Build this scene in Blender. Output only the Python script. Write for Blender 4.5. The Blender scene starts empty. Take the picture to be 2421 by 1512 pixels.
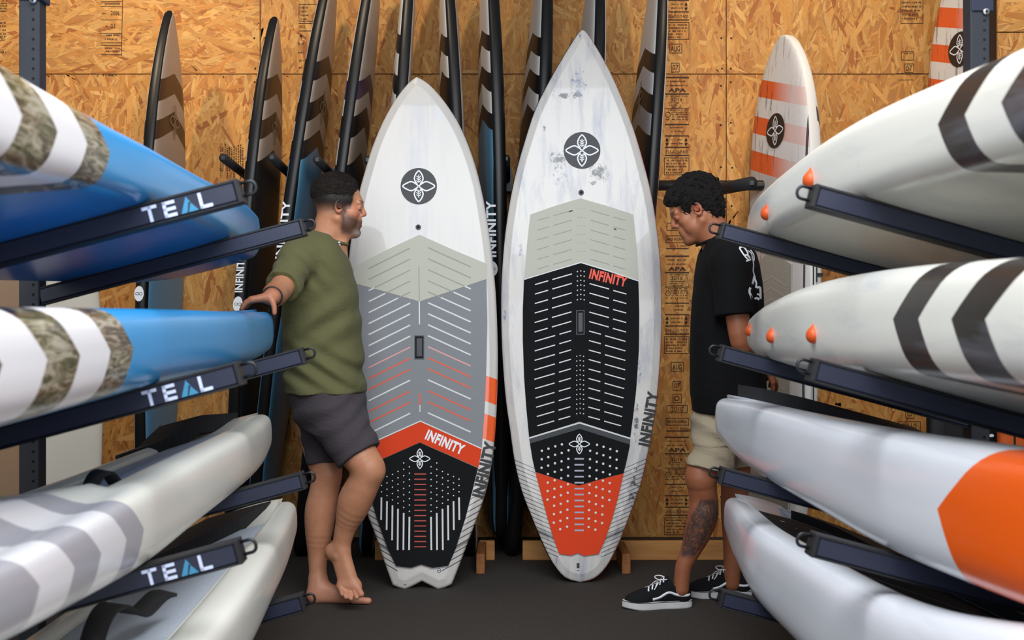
import bpy, math, random
import numpy as np
from mathutils import Vector, Matrix

SC = bpy.context.scene
COL = SC.collection
rnd = random.Random(7)

# ------------------------------------------------------------------ camera
F, CX, CY, CAMH = 2900.0, 1210.5, 740.0, 1.17
cd = bpy.data.cameras.new('camera')
cam = bpy.data.objects.new('camera', cd)
COL.objects.link(cam)
cam.location = (0, 0, CAMH)
cam.rotation_euler = (math.pi / 2, 0, 0)
cd.sensor_width = 36.0
cd.lens = 36.0 * F / 2421.0
cd.shift_y = -(756.0 - CY) / 2421.0
cd.clip_start = 0.05
cd.dof.use_dof = True
cd.dof.focus_distance = 5.15
cd.dof.aperture_fstop = 5.0
SC.camera = cam

# ------------------------------------------------------------------ world, exposure
SC.view_settings.view_transform = 'Standard'
SC.view_settings.look = 'None'
SC.view_settings.exposure = 0.0
SC.view_settings.gamma = 1.0
SC.view_settings.use_curve_mapping = False
W = bpy.data.worlds.new('world')
SC.world = W
W.use_nodes = True
bg = W.node_tree.nodes['Background']
bg.inputs[0].default_value = (0.80, 0.88, 1.0, 1)
bg.inputs[1].default_value = 0.24

def area(name, loc, target, sx, sy, power, col):
    l = bpy.data.lights.new(name, 'AREA')
    l.shape = 'RECTANGLE'; l.size = sx; l.size_y = sy
    l.energy = power; l.color = col
    o = bpy.data.objects.new(name, l)
    COL.objects.link(o)
    o.location = loc
    d = Vector(target) - Vector(loc)
    o.rotation_euler = d.to_track_quat('-Z', 'Y').to_euler()
    return o

def spot(name, loc, target, power, col, size=60, rad=0.04, blend=0.6):
    l = bpy.data.lights.new(name, 'SPOT')
    l.energy = power; l.color = col; l.spot_size = math.radians(size)
    l.spot_blend = blend; l.shadow_soft_size = rad
    o = bpy.data.objects.new(name, l)
    COL.objects.link(o)
    o.location = loc
    d = Vector(target) - Vector(loc)
    o.rotation_euler = d.to_track_quat('-Z', 'Y').to_euler()
    return o

# daylight from the shopfront behind and above the camera
area('daylight_front', (0.2, -2.6, 2.3), (0.1, 4.0, 1.0), 7.0, 2.2, 235, (0.93, 0.96, 1.0))
area('aisle_fill', (0.1, 1.5, 3.3), (0.1, 1.9, 0.0), 2.8, 2.8, 220, (0.92, 0.96, 1.0))  # added fill over the aisle to brighten the rack boards
# warm track spots washing the chipboard wall
for i, (x, tx, p) in enumerate([(-2.2, -2.2, 165), (-0.9, -1.0, 100), (1.35, 1.5, 120), (2.7, 2.5, 130)]):
    spot('track_spot', (x, 4.75, 3.75), (tx, 6.4, 2.3), p * .8, (1.0, 0.80, 0.56), 72, 0.05, 0.9)

# ------------------------------------------------------------------ helpers
def P(px, py, d):
    return Vector(((px - CX) / F * d, d, CAMH + (CY - py) / F * d))

def link(name, me, parent=None, mats=None, label=None, cat=None, group=None, kind=None):
    o = bpy.data.objects.new(name, me)
    COL.objects.link(o)
    if parent is not None: o.parent = parent
    if mats is not None and me is not None and len(me.materials) == 0:
        for m in (mats if isinstance(mats, (list, tuple)) else [mats]):
            me.materials.append(m)
    tag(o, label, cat, group, kind)
    return o

def tag(o, label=None, cat=None, group=None, kind=None):
    if label: o['label'] = label
    if cat: o['category'] = cat
    if group: o['group'] = group
    if kind: o['kind'] = kind
    return o

class Geo:
    def __init__(s):
        s.v = []; s.f = []; s.m = []; s.sm = []; s.c = []
        s.mi = 0; s.smooth = False; s.col = None
    def add(s, vs, fs):
        b = len(s.v)
        s.v += [tuple(p) for p in vs]
        for f in fs:
            s.f.append(tuple(i + b for i in f)); s.m.append(s.mi); s.sm.append(s.smooth); s.c.append(s.col)
    def box(s, c, h, R=None):
        """centre, half sizes, optional 3x3 axes"""
        vs = []
        for dx in (-1, 1):
            for dy in (-1, 1):
                for dz in (-1, 1):
                    v = Vector((dx * h[0], dy * h[1], dz * h[2]))
                    if R is not None: v = R @ v
                    vs.append(Vector(c) + v)
        s.add(vs, [(0, 1, 3, 2), (4, 6, 7, 5), (0, 4, 5, 1), (2, 3, 7, 6), (0, 2, 6, 4), (1, 5, 7, 3)])
    def tube(s, pts, r, n=10, cap=True, closed=False):
        pts = [Vector(p) for p in pts]
        rs = r if isinstance(r, (list, tuple)) else [r] * len(pts)
        N = len(pts)
        up = None; vs = []
        for i, p in enumerate(pts):
            if closed: t = pts[(i + 1) % N] - pts[i - 1]
            else: t = pts[min(i + 1, N - 1)] - pts[max(i - 1, 0)]
            t.normalize()
            if up is None:
                up = Vector((0, 0, 1)) if abs(t.z) < .9 else Vector((1, 0, 0))
            a = t.cross(up).normalized(); b = a.cross(t).normalized(); up = b
            for k in range(n):
                w = 2 * math.pi * k / n
                vs.append(p + (a * math.cos(w) + b * math.sin(w)) * rs[i])
        fs = []
        for i in range(N if closed else N - 1):
            j = (i + 1) % N
            for k in range(n):
                k2 = (k + 1) % n
                fs.append((i * n + k, i * n + k2, j * n + k2, j * n + k))
        if cap and not closed:
            fs.append(tuple(range(n))[::-1]); fs.append(tuple((N - 1) * n + k for k in range(n)))
        s.add(vs, fs)
    def mesh(s, name):
        me = bpy.data.meshes.new(name)
        me.from_pydata(s.v, [], s.f)
        me.polygons.foreach_set('material_index', s.m)
        me.polygons.foreach_set('use_smooth', s.sm)
        if any(c is not None for c in s.c):
            at = me.color_attributes.new('col', 'FLOAT_COLOR', 'CORNER')
            arr = []
            for p, c in zip(s.f, s.c):
                c = c or (1, 1, 1, 1)
                arr += list(c) * len(p)
            at.data.foreach_set('color', arr)
        me.update()
        return me

def fix_normals(me):
    import bmesh
    bm = bmesh.new(); bm.from_mesh(me)
    bmesh.ops.recalc_face_normals(bm, faces=bm.faces)
    bm.to_mesh(me); bm.free()

def bevel_mesh(me, w, seg=2):
    import bmesh
    bm = bmesh.new(); bm.from_mesh(me)
    bmesh.ops.recalc_face_normals(bm, faces=bm.faces)
    es = [e for e in bm.edges if len(e.link_faces) == 2 and e.calc_face_angle(0) > 0.6]
    bmesh.ops.bevel(bm, geom=es, offset=w, segments=seg, affect='EDGES', profile=0.6, clamp_overlap=True)
    bm.to_mesh(me); bm.free()

# ------------------------------------------------------------------ materials
def srgb(r, g, b):
    def f(c):
        c /= 255.0
        return c / 12.92 if c <= 0.04045 else ((c + 0.055) / 1.055) ** 2.4
    return (f(r), f(g), f(b), 1.0)

class NT:
    def __init__(s, name):
        s.mat = bpy.data.materials.new(name)
        s.mat.use_nodes = True
        s.t = s.mat.node_tree
        s.bsdf = s.t.nodes['Principled BSDF']
    def n(s, typ, **kw):
        nd = s.t.nodes.new(typ)
        for k, v in kw.items():
            if k.startswith('i_'): nd.inputs[k[2:].replace('_', ' ')].default_value = v
            else: setattr(nd, k, v)
        return nd
    def l(s, a, b): s.t.links.new(a, b)
    def val(s, inp, x):
        if isinstance(x, (int, float)): inp.default_value = x
        elif isinstance(x, tuple): inp.default_value = x
        else: s.l(x, inp)
    def math(s, op, a, b=None, c=None, clamp=False):
        nd = s.n('ShaderNodeMath', operation=op, use_clamp=clamp)
        s.val(nd.inputs[0], a)
        if b is not None: s.val(nd.inputs[1], b)
        if c is not None: s.val(nd.inputs[2], c)
        return nd.outputs[0]
    def mix(s, f, a, b, blend='MIX'):
        nd = s.n('ShaderNodeMix', data_type='RGBA', blend_type=blend)
        s.val(nd.inputs[0], f); s.val(nd.inputs[6], a); s.val(nd.inputs[7], b)
        return nd.outputs[2]
    def coords(s, kind='Object', scale=(1, 1, 1), rot=(0, 0, 0)):
        tc = s.n('ShaderNodeTexCoord')
        mp = s.n('ShaderNodeMapping')
        mp.inputs['Scale'].default_value = scale
        mp.inputs['Rotation'].default_value = rot
        s.l(tc.outputs[kind], mp.inputs[0])
        return mp.outputs[0]
    def noise(s, vec, scale, detail=4, rough=.55, dist=0.0):
        nd = s.n('ShaderNodeTexNoise')
        nd.inputs['Scale'].default_value = scale
        nd.inputs['Detail'].default_value = detail
        nd.inputs['Roughness'].default_value = rough
        nd.inputs['Distortion'].default_value = dist
        if vec is not None: s.l(vec, nd.inputs['Vector'])
        return nd
    def ramp(s, fac, stops, interp='LINEAR'):
        nd = s.n('ShaderNodeValToRGB')
        cr = nd.color_ramp; cr.interpolation = interp
        while len(cr.elements) < len(stops): cr.elements.new(0.5)
        for e, (p, c) in zip(cr.elements, sorted(stops, key=lambda t: t[0])):
            e.position = p
            e.color = c if isinstance(c, tuple) else (c, c, c, 1)
        s.val(nd.inputs[0], fac)
        return nd.outputs[0]
    def bump(s, h, strength=.2, dist=.01):
        b = s.n('ShaderNodeBump'); b.inputs['Strength'].default_value = strength
        b.inputs['Distance'].default_value = dist
        s.l(h, b.inputs['Height']); s.l(b.outputs[0], s.bsdf.inputs['Normal'])
    def base(s, x): s.val(s.bsdf.inputs['Base Color'], x)
    def set(s, **kw):
        for k, v in kw.items(): s.val(s.bsdf.inputs[k.replace('_', ' ')], v)
        return s

_pm = {}
def plain(name, col, rough=.5, var=.06, scale=40, bump=0.0, metallic=0.0, coat=0.0, spec=None):
    if name in _pm: return _pm[name]
    m = NT(name)
    v = m.coords()
    nz = m.noise(v, scale)
    dark = tuple(c * (1 - var) for c in col[:3]) + (1,)
    lite = tuple(min(1, c * (1 + var)) for c in col[:3]) + (1,)
    m.base(m.mix(nz.outputs[0], dark, lite))
    m.set(Roughness=rough, Metallic=metallic)
    if coat: m.bsdf.inputs['Coat Weight'].default_value = coat
    if spec is not None: m.bsdf.inputs['Specular IOR Level'].default_value = spec
    if bump: m.bump(nz.outputs[0], bump, .004)
    _pm[name] = m.mat
    return m.mat

M_navy = plain('navy_powder_coat', srgb(40, 44, 62), .42, .05, 60, spec=.4)
M_post = plain('post_powder_coat', srgb(35, 38, 46), .5, .05, 60)
M_rubber = plain('black_rubber', srgb(22, 22, 25), .6, .1)
M_blacksat = plain('black_satin', srgb(24, 24, 26), .35, .08)
M_steel = plain('dark_steel', srgb(45, 46, 50), .35, .1, metallic=.6)
M_bolt = plain('zinc_bolt', srgb(205, 205, 205), .3, .1, metallic=.7)
M_white = plain('white_print', srgb(236, 237, 240), .5, .02)
M_black = plain('black_print', srgb(18, 18, 21), .5, .05)
M_blackemb = plain('charcoal_print', srgb(38, 39, 44), .5, .05)
M_orange = plain('orange_print', srgb(238, 84, 30), .5, .03)
M_tealblue = plain('teal_blue_print', srgb(62, 140, 178), .5, .02)
M_lab = plain('label_white', srgb(212, 222, 250), .5, .02)
M_ink = plain('stamp_ink', srgb(66, 42, 24), .8, .15, 200)
M_hole = plain('hole_black', srgb(8, 8, 9), .9, .0)

# ------------------------------------------------------------------ flat print
_tc = {}
def glyphs(s, bold=0.0, shear=0.0):
    """filled letters, cap height 1, centred: (verts2d, faces, width)"""
    key = (s, bold, shear)
    if key in _tc: return _tc[key]
    cu = bpy.data.curves.new('t', 'FONT')
    cu.body = s; cu.offset = bold; cu.shear = shear; cu.size = 1.0; cu.resolution_u = 3
    cu.space_character = 1.0 + bold * 2.2
    ob = bpy.data.objects.new('t', cu)
    me = ob.to_mesh()
    vs = [(v.co.x, v.co.y) for v in me.vertices]
    fs = [tuple(p.vertices) for p in me.polygons]
    ob.to_mesh_clear()
    bpy.data.objects.remove(ob); bpy.data.curves.remove(cu)
    xs = [v[0] for v in vs]; ys = [v[1] for v in vs]
    h = max(ys) - min(ys); cx = (max(xs) + min(xs)) / 2; cy = (max(ys) + min(ys)) / 2
    out = ([((x - cx) / h, (y - cy) / h) for x, y in vs], fs, (max(xs) - min(xs)) / h)
    _tc[key] = out
    return out

def stroke(pts, w, closed=False):
    """flat ribbon along 2D points"""
    n = len(pts); vs = []; fs = []
    for i in range(n):
        if closed: a, b = pts[i - 1], pts[(i + 1) % n]
        else: a, b = pts[max(i - 1, 0)], pts[min(i + 1, n - 1)]
        tx, ty = b[0] - a[0], b[1] - a[1]
        L = math.hypot(tx, ty) or 1
        nx, ny = -ty / L * w / 2, tx / L * w / 2
        vs += [(pts[i][0] + nx, pts[i][1] + ny), (pts[i][0] - nx, pts[i][1] - ny)]
    for i in range(n if closed else n - 1):
        j = (i + 1) % n
        fs.append((2 * i, 2 * i + 1, 2 * j + 1, 2 * j))
    return vs, fs

def disc2(cx, cy, r, n=12, ry=None):
    ry = ry or r
    return [(cx + r * math.cos(2 * math.pi * k / n), cy + ry * math.sin(2 * math.pi * k / n)) for k in range(n)], [tuple(range(n))]

def quad2(x0, y0, x1, y1):
    return [(x0, y0), (x1, y0), (x1, y1), (x0, y1)], [(0, 1, 2, 3)]

def cr(pts, n=6, closed=False):
    """Catmull-Rom densify"""
    out = []; N = len(pts)
    rng = range(N) if closed else range(N - 1)
    for i in rng:
        p0 = pts[i - 1] if (closed or i > 0) else pts[0]
        p1 = pts[i]; p2 = pts[(i + 1) % N]
        p3 = pts[(i + 2) % N] if (closed or i + 2 < N) else pts[-1]
        for k in range(n):
            t = k / n
            out.append(tuple(0.5 * (2 * b + (c - a) * t + (2 * a - 5 * b + 4 * c - d) * t * t + (-a + 3 * b - 3 * c + d) * t ** 3)
                             for a, b, c, d in zip(p0, p1, p2, p3)))
    if not closed: out.append(tuple(pts[-1]))
    return out

class Plane:
    def __init__(s, O, ex, ey):
        s.O = Vector(O); s.ex = Vector(ex).normalized(); s.ey = Vector(ey).normalized()
        s.n = s.ex.cross(s.ey).normalized()
        if s.n.dot(Vector((0, 0, CAMH)) - s.O) < 0: s.n = -s.n
    def loc(s, px, py):
        """point of the photographed plane seen at (px, py), in the plane's own metres"""
        o = Vector((0, 0, CAMH)); d = Vector(((px - CX) / F, 1, (CY - py) / F))
        t = (s.O - o).dot(s.n) / d.dot(s.n)
        q = o + d * t - s.O
        return (q.dot(s.ex), q.dot(s.ey))
    def w(s, ab, off=0.0):
        return s.O + s.ex * ab[0] + s.ey * ab[1] + s.n * off
    def px(s, geo, vs, fs, off=0.0008):
        geo.add([s.w(s.loc(x, y), off) for x, y in vs], fs)
    def text(s, geo, txt, cx, cy, h, ang=0.0, width=None, bold=0.0, off=0.0008, flipx=1):
        vs, fs, w = glyphs(txt, bold)
        sx = 1.0 if width is None else width / (w * h)
        ca, sa = math.cos(math.radians(ang)), math.sin(math.radians(ang))
        pts = []
        for x, y in vs:
            x *= h * sx * flipx; y *= h
            pts.append((cx + x * ca - y * sa, cy - (x * sa + y * ca)))
        s.px(geo, pts, fs, off)

def prism(geo, plane, pts2, off0, off1):
    """polygon of plane coordinates extruded between two offsets"""
    n = len(pts2)
    vs = [plane.w(p, off1) for p in pts2] + [plane.w(p, off0) for p in pts2]
    fs = [tuple(range(n))] + [(i, n + i, n + (i + 1) % n, (i + 1) % n) for i in range(n)]
    geo.add(vs, fs)

def emblem(plane, cx, cy, r, geo, width=.085, off=.0012, sq=1.0, ang=0.0):
    """four-petal leaf and loop emblem, in strokes; r = outer reach of a petal"""
    def T(p):
        x, y = p[0] * r * sq, p[1] * r
        ca, sa = math.cos(ang), math.sin(ang)
        return (cx + x * ca - y * sa, cy - (x * sa + y * ca))
    loops = []
    inf = [(-1, 0), (-.72, .2), (-.45, .28), (-.2, .16), (0, 0), (.2, -.16), (.45, -.28), (.72, -.2), (1, 0), (.72, .2), (.45, .28), (.2, .16), (0, 0), (-.2, -.16), (-.45, -.28), (-.72, -.2)]
    loops.append((cr(inf, 4, True), True))
    for sg in (1, -1):
        pet = [(0, .98), (.17, .78), (.27, .5), (.2, .27), (.09, .16)]
        right = [(x, y * sg) for x, y in pet]
        left = [(-x, y) for x, y in right][::-1]
        loops.append((cr(right, 4), False)); loops.append((cr(left, 4), False))
        loops.append(([(0, .72 * sg), (0, .22 * sg)], False))
        for k in (.62, .48, .34):
            loops.append(([(-.14, (k + .02)), (0, (k - .1)), (.14, (k + .02))] if sg > 0 else [(-.14, -k + .1), (0, -k - .02), (.14, -k + .1)], False))
    for i, (pts, cl) in enumerate(loops):
        vs, fs = stroke([T(p) for p in pts], width * r * (1.0 if len(pts) > 4 else .7), cl)
        plane.px(geo, vs, fs, off)
# ================================================================== ROOM
def mat_carpet():
    m = NT('carpet')
    v = m.coords('Object')
    a = m.noise(v, 170, 3, .75); b = m.noise(v, 3, 4, .6)
    f = m.ramp(a.outputs[0], [(.34, srgb(17, 14, 12)), (.66, srgb(74, 66, 58))])
    m.base(m.mix(m.math('MULTIPLY', b.outputs[0], .5), f, srgb(36, 32, 28)))
    m.set(Roughness=.95)
    m.bump(a.outputs[0], .8, .004)
    return m.mat
g = Geo()
g.add([(-6, -3.5, 0), (6, -3.5, 0), (6, 6.5, 0), (-6, 6.5, 0)], [(0, 1, 2, 3)])
link('floor', g.mesh('floor'), mats=mat_carpet(), label='dark grey brown carpet with short flecked pile', kind='structure')

# chipboard: box panels whose strands are real thin flakes laid over each other
def mat_osb():
    m = NT('chipboard_strand')
    at = m.n('ShaderNodeVertexColor', layer_name='col')
    uv = m.n('ShaderNodeUVMap', uv_map='UVMap')
    mp = m.n('ShaderNodeMapping'); mp.inputs['Scale'].default_value = (1, 9, 1)
    m.l(uv.outputs[0], mp.inputs[0])
    gr = m.noise(mp.outputs[0], 22, 5, .65, .3)
    vo = m.coords('Object')
    big = m.noise(vo, 2.2, 3, .5)
    c = m.mix(.55, at.outputs[0], m.ramp(gr.outputs[0], [(.25, .45), (.6, 1.0)]), 'MULTIPLY')
    c = m.mix(m.math('MULTIPLY', big.outputs[0], .22), c, srgb(176, 104, 44))
    fl = m.noise(vo, 90, 2, .5)
    spk = m.ramp(fl.outputs[0], [(.2, .35), (.27, 1.0)])
    c = m.mix(.8, c, spk, 'MULTIPLY')
    m.base(c)
    m.set(Roughness=.6)
    m.bsdf.inputs['Specular IOR Level'].default_value = .3
    m.bump(gr.outputs[0], .25, .002)
    return m.mat
M_osb = mat_osb()
M_gap = plain('joint_backing', srgb(60, 42, 26), .9)  # dark brown backing seen in the panel joints

WY = 6.42
osb_cols = [srgb(220, 164, 90), srgb(214, 156, 84), srgb(210, 150, 76), srgb(226, 176, 104), srgb(206, 142, 70),
            srgb(212, 156, 86), srgb(198, 132, 62), srgb(222, 170, 98), srgb(206, 148, 76), srgb(172, 104, 50)]
def osb_panel(x0, x1, z0, z1, y, vertical, wall, seed, ydir=-1):
    r = random.Random(seed)
    g = Geo()
    g.mi = 0; g.col = srgb(190, 132, 74)
    gap = .0022
    x0 += gap; x1 -= gap; z0 += gap; z1 -= gap
    g.box(((x0 + x1) / 2, y + .006, (z0 + z1) / 2), ((x1 - x0) / 2, .006, (z1 - z0) / 2))
    n0 = len(g.f)
    uvs = []
    A = (x1 - x0) * (z1 - z0)
    N = int(A * 1500)
    for i in range(N):
        cx = r.uniform(x0, x1); cz = r.uniform(z0, z1)
        L = min(.19, max(.03, r.lognormvariate(math.log(.095), .5))); w = L * r.uniform(.07, .24)
        w = min(max(w * 1.1, .006), .034)
        a = (math.pi / 2 if vertical else 0) + r.gauss(0, .42)
        if r.random() < .09: a += math.pi / 2
        ca, sa = math.cos(a), math.sin(a)
        t = i / N
        yy = y - .0002 - .0016 * t - r.random() * .0001
        # ragged six-sided strand
        e = w * .5
        shp = [(-L / 2 + r.uniform(0, .12) * L, -e * r.uniform(.2, 1)), (-.1 * L, -e * r.uniform(.8, 1.1)), (L / 2 - r.uniform(0, .15) * L, -e * r.uniform(.3, 1)),
               (L / 2, e * r.uniform(-.3, .8)), (.1 * L, e * r.uniform(.8, 1.1)), (-L / 2, e * r.uniform(.1, .9))]
        pts = []
        for (u, v) in shp:
            X = min(max(cx + u * ca - v * sa, x0), x1); Z = min(max(cz + u * sa + v * ca, z0), z1)
            pts.append((X, yy, Z))
        k = r.random()
        col = osb_cols[int(r.random() ** 1.35 * 10)]
        j = r.uniform(.86, 1.1)
        g.col = (col[0] * j, col[1] * j, col[2] * j, 1)
        g.add(pts[::-1], [(0, 1, 2, 3, 4, 5)])
        ou, ov = r.uniform(0, 30), r.uniform(0, 30)
        uvs.append([(u + ou, v + ov) for u, v in shp][::-1])
    me = g.mesh('panel')
    ul = me.uv_layers.new(name='UVMap')
    arr = [0.0] * (len(me.loops) * 2)
    k = sum(len(f) for f in g.f[:n0]) * 2
    for q in uvs:
        for (u, v) in q:
            arr[k] = u; arr[k + 1] = v; k += 2
    ul.data.foreach_set('uv', arr)
    return link('panel', me, wall, M_osb)

g = Geo()
g.box((0, WY + .06, 1.9), (4.0, .045, 1.95))
wall = link('wall_back', g.mesh('wall_back'), mats=M_gap, label='back wall sheathed in chipboard panels with printed grade stamps', kind='structure')
zseam = CAMH + (CY - 175) / F * WY
cols = [-2.55 - 1.22, -2.55, None]
sx = [(x - CX) / F * WY for x in (615 - 1102 - 551, 615 - 1102 + 551 - 551 + 0, 64, 615, 1166, 1717, 2268, 2268 + 551)]
sx = [(x - CX) / F * WY for x in (-487, 64, 615, 1166, 1717, 2268, 2819)]
seed = 11
for i in range(len(sx) - 1):
    if i != 1:
        osb_panel(sx[i], sx[i + 1], -.002, zseam, WY, True, wall, seed)
        if i == 0: pass
        else:
            osb_panel(sx[i], sx[i + 1], zseam, 3.6, WY, True, wall, seed + 20)
    else:
        osb_panel(sx[i], sx[i + 1], -.002, zseam, WY, True, wall, seed)
    seed += 1
osb_panel(sx[0], sx[2], zseam, 3.6, WY, False, wall, 77)
# short return wall at the far right, nearer to the camera
PY = 5.45
g = Geo()
px0 = (2357 - CX) / F * PY
g.box((px0 + .6, PY + .12, 1.8), (.59, .1, 1.8))
wr = link('wall_right', g.mesh('wall_right'), mats=M_gap, label='short projecting chipboard wall at the far right', kind='structure')
zs2 = CAMH + (CY - 76) / F * PY
osb_panel(px0, px0 + 1.22, .02, zs2, PY, True, wr, 91)
osb_panel(px0, px0 + 1.22, zs2, 3.5, PY, False, wr, 92)

# nail heads and printed grade stamps on the panels
wp = Plane((0, WY - .0026, 0), (1, 0, 0), (0, 0, 1))
g = Geo()
for X in (615, 1166, 1717, 2268):
    for z in range(0, 11):
        for s in (-1, 1):
            vs, fs = disc2(X + s * 12 + rnd.uniform(-2, 2), 198 + z * 98 + rnd.uniform(-6, 6), 2.2, 8)
            wp.px(g, vs, fs)
            if z < 2:
                vs, fs = disc2(X + s * 12 + rnd.uniform(-2, 2), 162 - z * 72, 2.2, 8)
                wp.px(g, vs, fs)
link('nail_heads', g.mesh('nail_heads'), wall, M_hole, kind='stuff')

def smallprint(g, x0, x1, y, h, seed, plane=wp):
    """line of print too small to read: a dashed bar of uneven strokes"""
    r = random.Random(seed); x = x0
    while x < x1:
        w = r.uniform(.8, 2.4)
        if r.random() < .82:
            hh = h * r.uniform(.55, 1.0)
            vs, fs = quad2(x, y - hh / 2, min(x + w, x1), y + hh / 2); plane.px(g, vs, fs)
        x += w + r.uniform(.6, 1.2)
def rule(g, x0, x1, y, t=1.6):
    vs, fs = quad2(x0, y - t / 2, x1, y + t / 2); wp.px(g, vs, fs)
def frame(g, x0, y0, x1, y1, t=1.4):
    for a in ((x0, y0, x1, y0), (x1, y0, x1, y1), (x1, y1, x0, y1), (x0, y1, x0, y0)):
        vs, fs = stroke([a[:2], a[2:]], t); wp.px(g, vs, fs)
def arrow(g, x, y0, y1, both=True, down=True):
    vs, fs = stroke([(x, y0), (x, y1)], 1.6); wp.px(g, vs, fs)
    if both or not down: wp.px(g, [(x, y0 - 3), (x + 4, y0 + 5), (x - 4, y0 + 5)], [(0, 1, 2)])
    if both or down: wp.px(g, [(x, y1 + 3), (x + 4, y1 - 5), (x - 4, y1 - 5)], [(0, 1, 2)])

def stamp_strip(ys, x=1600):
    """one repeat of the grade stamp; ys = y of its first rule"""
    g = Geo(); L, R = x - 28, x + 29
    rule(g, L, R, ys, 3.2); smallprint(g, L + 6, R - 8, ys + 9, 3.5, ys)
    smallprint(g, L + 4, R - 4, ys + 19, 3.5, ys + 1)
    wp.text(g, 'APA', x + 1, ys + 30, 9.5, width=42, bold=.03)
    rule(g, L, R, ys + 39, 3)
    smallprint(g, L + 3, R - 3, ys + 44, 3, ys + 2)
    wp.text(g, '32/16', x, ys + 52, 9, width=27, bold=.01)
    for k in range(3): smallprint(g, L + 8 + 3 * k, R - 10 - 3 * k, ys + 60 + 5 * k, 3, ys + 3 + k)
    rule(g, L, R, ys + 73, 1.4)
    for k in range(2): smallprint(g, L + 8, R - 3, ys + 77 + 5 * k, 3, ys + 7 + k)
    vs, fs = stroke([(L + 7 + 6 * math.cos(t), ys + 88 + 6 * math.sin(t)) for t in [i * .42 for i in range(15)]], 1.3, True)
    wp.px(g, vs, fs); smallprint(g, L + 4, L + 10, ys + 88, 3.4, ys)
    for k in range(2): smallprint(g, L + 16, R - 2, ys + 87 + 6 * k, 3.2, ys + 9 + k)
    smallprint(g, L + 2, R - 2, ys + 99, 3.2, ys + 12)
    rule(g, L, R, ys + 111, 2.6); smallprint(g, L + 12, R - 12, ys + 118, 3, ys + 13)
    smallprint(g, L + 14, R - 14, ys + 127, 3, ys + 14); rule(g, L, R, ys + 138, 2.4)
    arrow(g, L + 5, ys + 145, ys + 160); arrow(g, R - 7, ys + 145, ys + 160)
    smallprint(g, L + 14, R - 14, ys + 147, 3.2, ys + 15); smallprint(g, L + 14, R - 14, ys + 156, 3.2, ys + 16)
    rule(g, L, R, ys + 165, 2.6)
    wp.text(g, '253-620-7400', x, ys + 176, 7, width=54)
    rule(g, L, R, ys + 184, 2.8)
    frame(g, L - 1, ys + 190, R, ys + 230)
    for k in range(5): smallprint(g, L + 3, R - 4 - (k > 2) * 12, ys + 196 + 7.2 * k, 4.4, ys + 20 + k)
    return g
st = [(-137, 0), (183, 0), (605, 0), (1033, 0)]
for ys, _ in st:
    link('grade_stamp', stamp_strip(ys).mesh('grade_stamp'), wall, M_ink)
def date_mark(x, y0, year=True):
    g = Geo()
    frame(g, x - 14, y0 - 11, x + 15, y0 + 10); wp.text(g, 'AUG', x, y0, 13, width=22, bold=.01)
    frame(g, x - 10, y0 + 34, x + 9, y0 + 55); wp.text(g, '07', x, y0 + 44, 12, width=14, bold=.01)
    if year:
        frame(g, x - 10, y0 + 64, x + 10, y0 + 84); wp.text(g, 'D', x, y0 + 74, 12, bold=.01)
        frame(g, x - 24, y0 + 91, x + 24, y0 + 108); wp.text(g, '2010', x, y0 + 100, 12, width=29, bold=.0)
        frame(g, x - 26, y0 + 121, x + 27, y0 + 137); wp.text(g, 'MADE IN CANADA', x, y0 + 129, 7, width=46, bold=.02)
        rule(g, x - 26, x + 27, y0 + 151, 2.6); smallprint(g, x - 24, x + 26, y0 + 145, 3, 5)
    return g
link('date_stamp', date_mark(1597, 115, False).mesh('date_stamp'), wall, M_ink)
link('date_stamp', date_mark(1601, 867).mesh('date_stamp'), wall, M_ink)
g = date_mark(1601, 436)
link('date_stamp', g.mesh('date_stamp'), wall, M_ink)
# upper right stamp, date box and left-hand stamps
g = Geo()
frame(g, 2130, -2, 2182, 55)
for k in range(5): smallprint(g, 2133, 2178 - (k > 2) * 10, 6 + 9.5 * k, 5, 60 + k)
frame(g, 2131, 122, 2160, 142); smallprint(g, 2137, 2156, 126, 3, 3)
frame(g, 2139, 151, 2160, 171); wp.text(g, '07', 2149, 161, 13, width=15)
rule(g, 2119, 2184, 174, 1.6); smallprint(g, 2122, 2160, 189, 3, 9)
link('grade_stamp', g.mesh('grade_stamp'), wall, M_ink)
g = Geo()
frame(g, 2141, 967, 2161, 988); wp.text(g, 'D', 2151, 977, 12)
frame(g, 2124, 996, 2176, 1040); wp.text(g, '2010', 2150, 1007, 14, width=34)
link('date_stamp', g.mesh('date_stamp'), wall, M_ink)
g = Geo()
vs, fs = stroke([(290, 0), (287, 132)], 1.5); wp.px(g, vs, fs)
for y in (4, 15, 47, 79, 101, 107, 129): rule(g, 238, 288, y, 1.2)
wp.text(g, '2006', 272, 31, 10, width=20); smallprint(g, 240, 250, 32, 5, 1)
wp.text(g, '03', 267, 61, 10, width=11); smallprint(g, 246, 254, 62, 5, 2)
for y in (9, 83, 92, 114, 121): smallprint(g, 248, 284, y, 3.6, y)
smallprint(g, 242, 276, 177, 5, 88)
for y in range(2, 30, 6): smallprint(g, 0, 17, y, 3.8, y)
for y in (54, 62, 71, 80, 87): smallprint(g, 0, 14, y, 4.5, y)
wp.text(g, '20', 6, 93, 7, width=9); smallprint(g, 0, 14, 123, 5, 3)
link('grade_stamp', g.mesh('grade_stamp'), wall, M_ink)
g = Geo()
frame(g, 707, 10, 762, 50)
for k in range(4): smallprint(g, 711, 728, 18 + 9 * k, 5, 30 + k)
for k in range(3): smallprint(g, 748, 760, 18 + 9 * k, 5, 34 + k)
wp.text(g, '002', 714, 63, 7); rule(g, 706, 740, 55, 2); rule(g, 706, 740, 73, 2)
arrow(g, 712, 82, 95, False, False)
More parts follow.
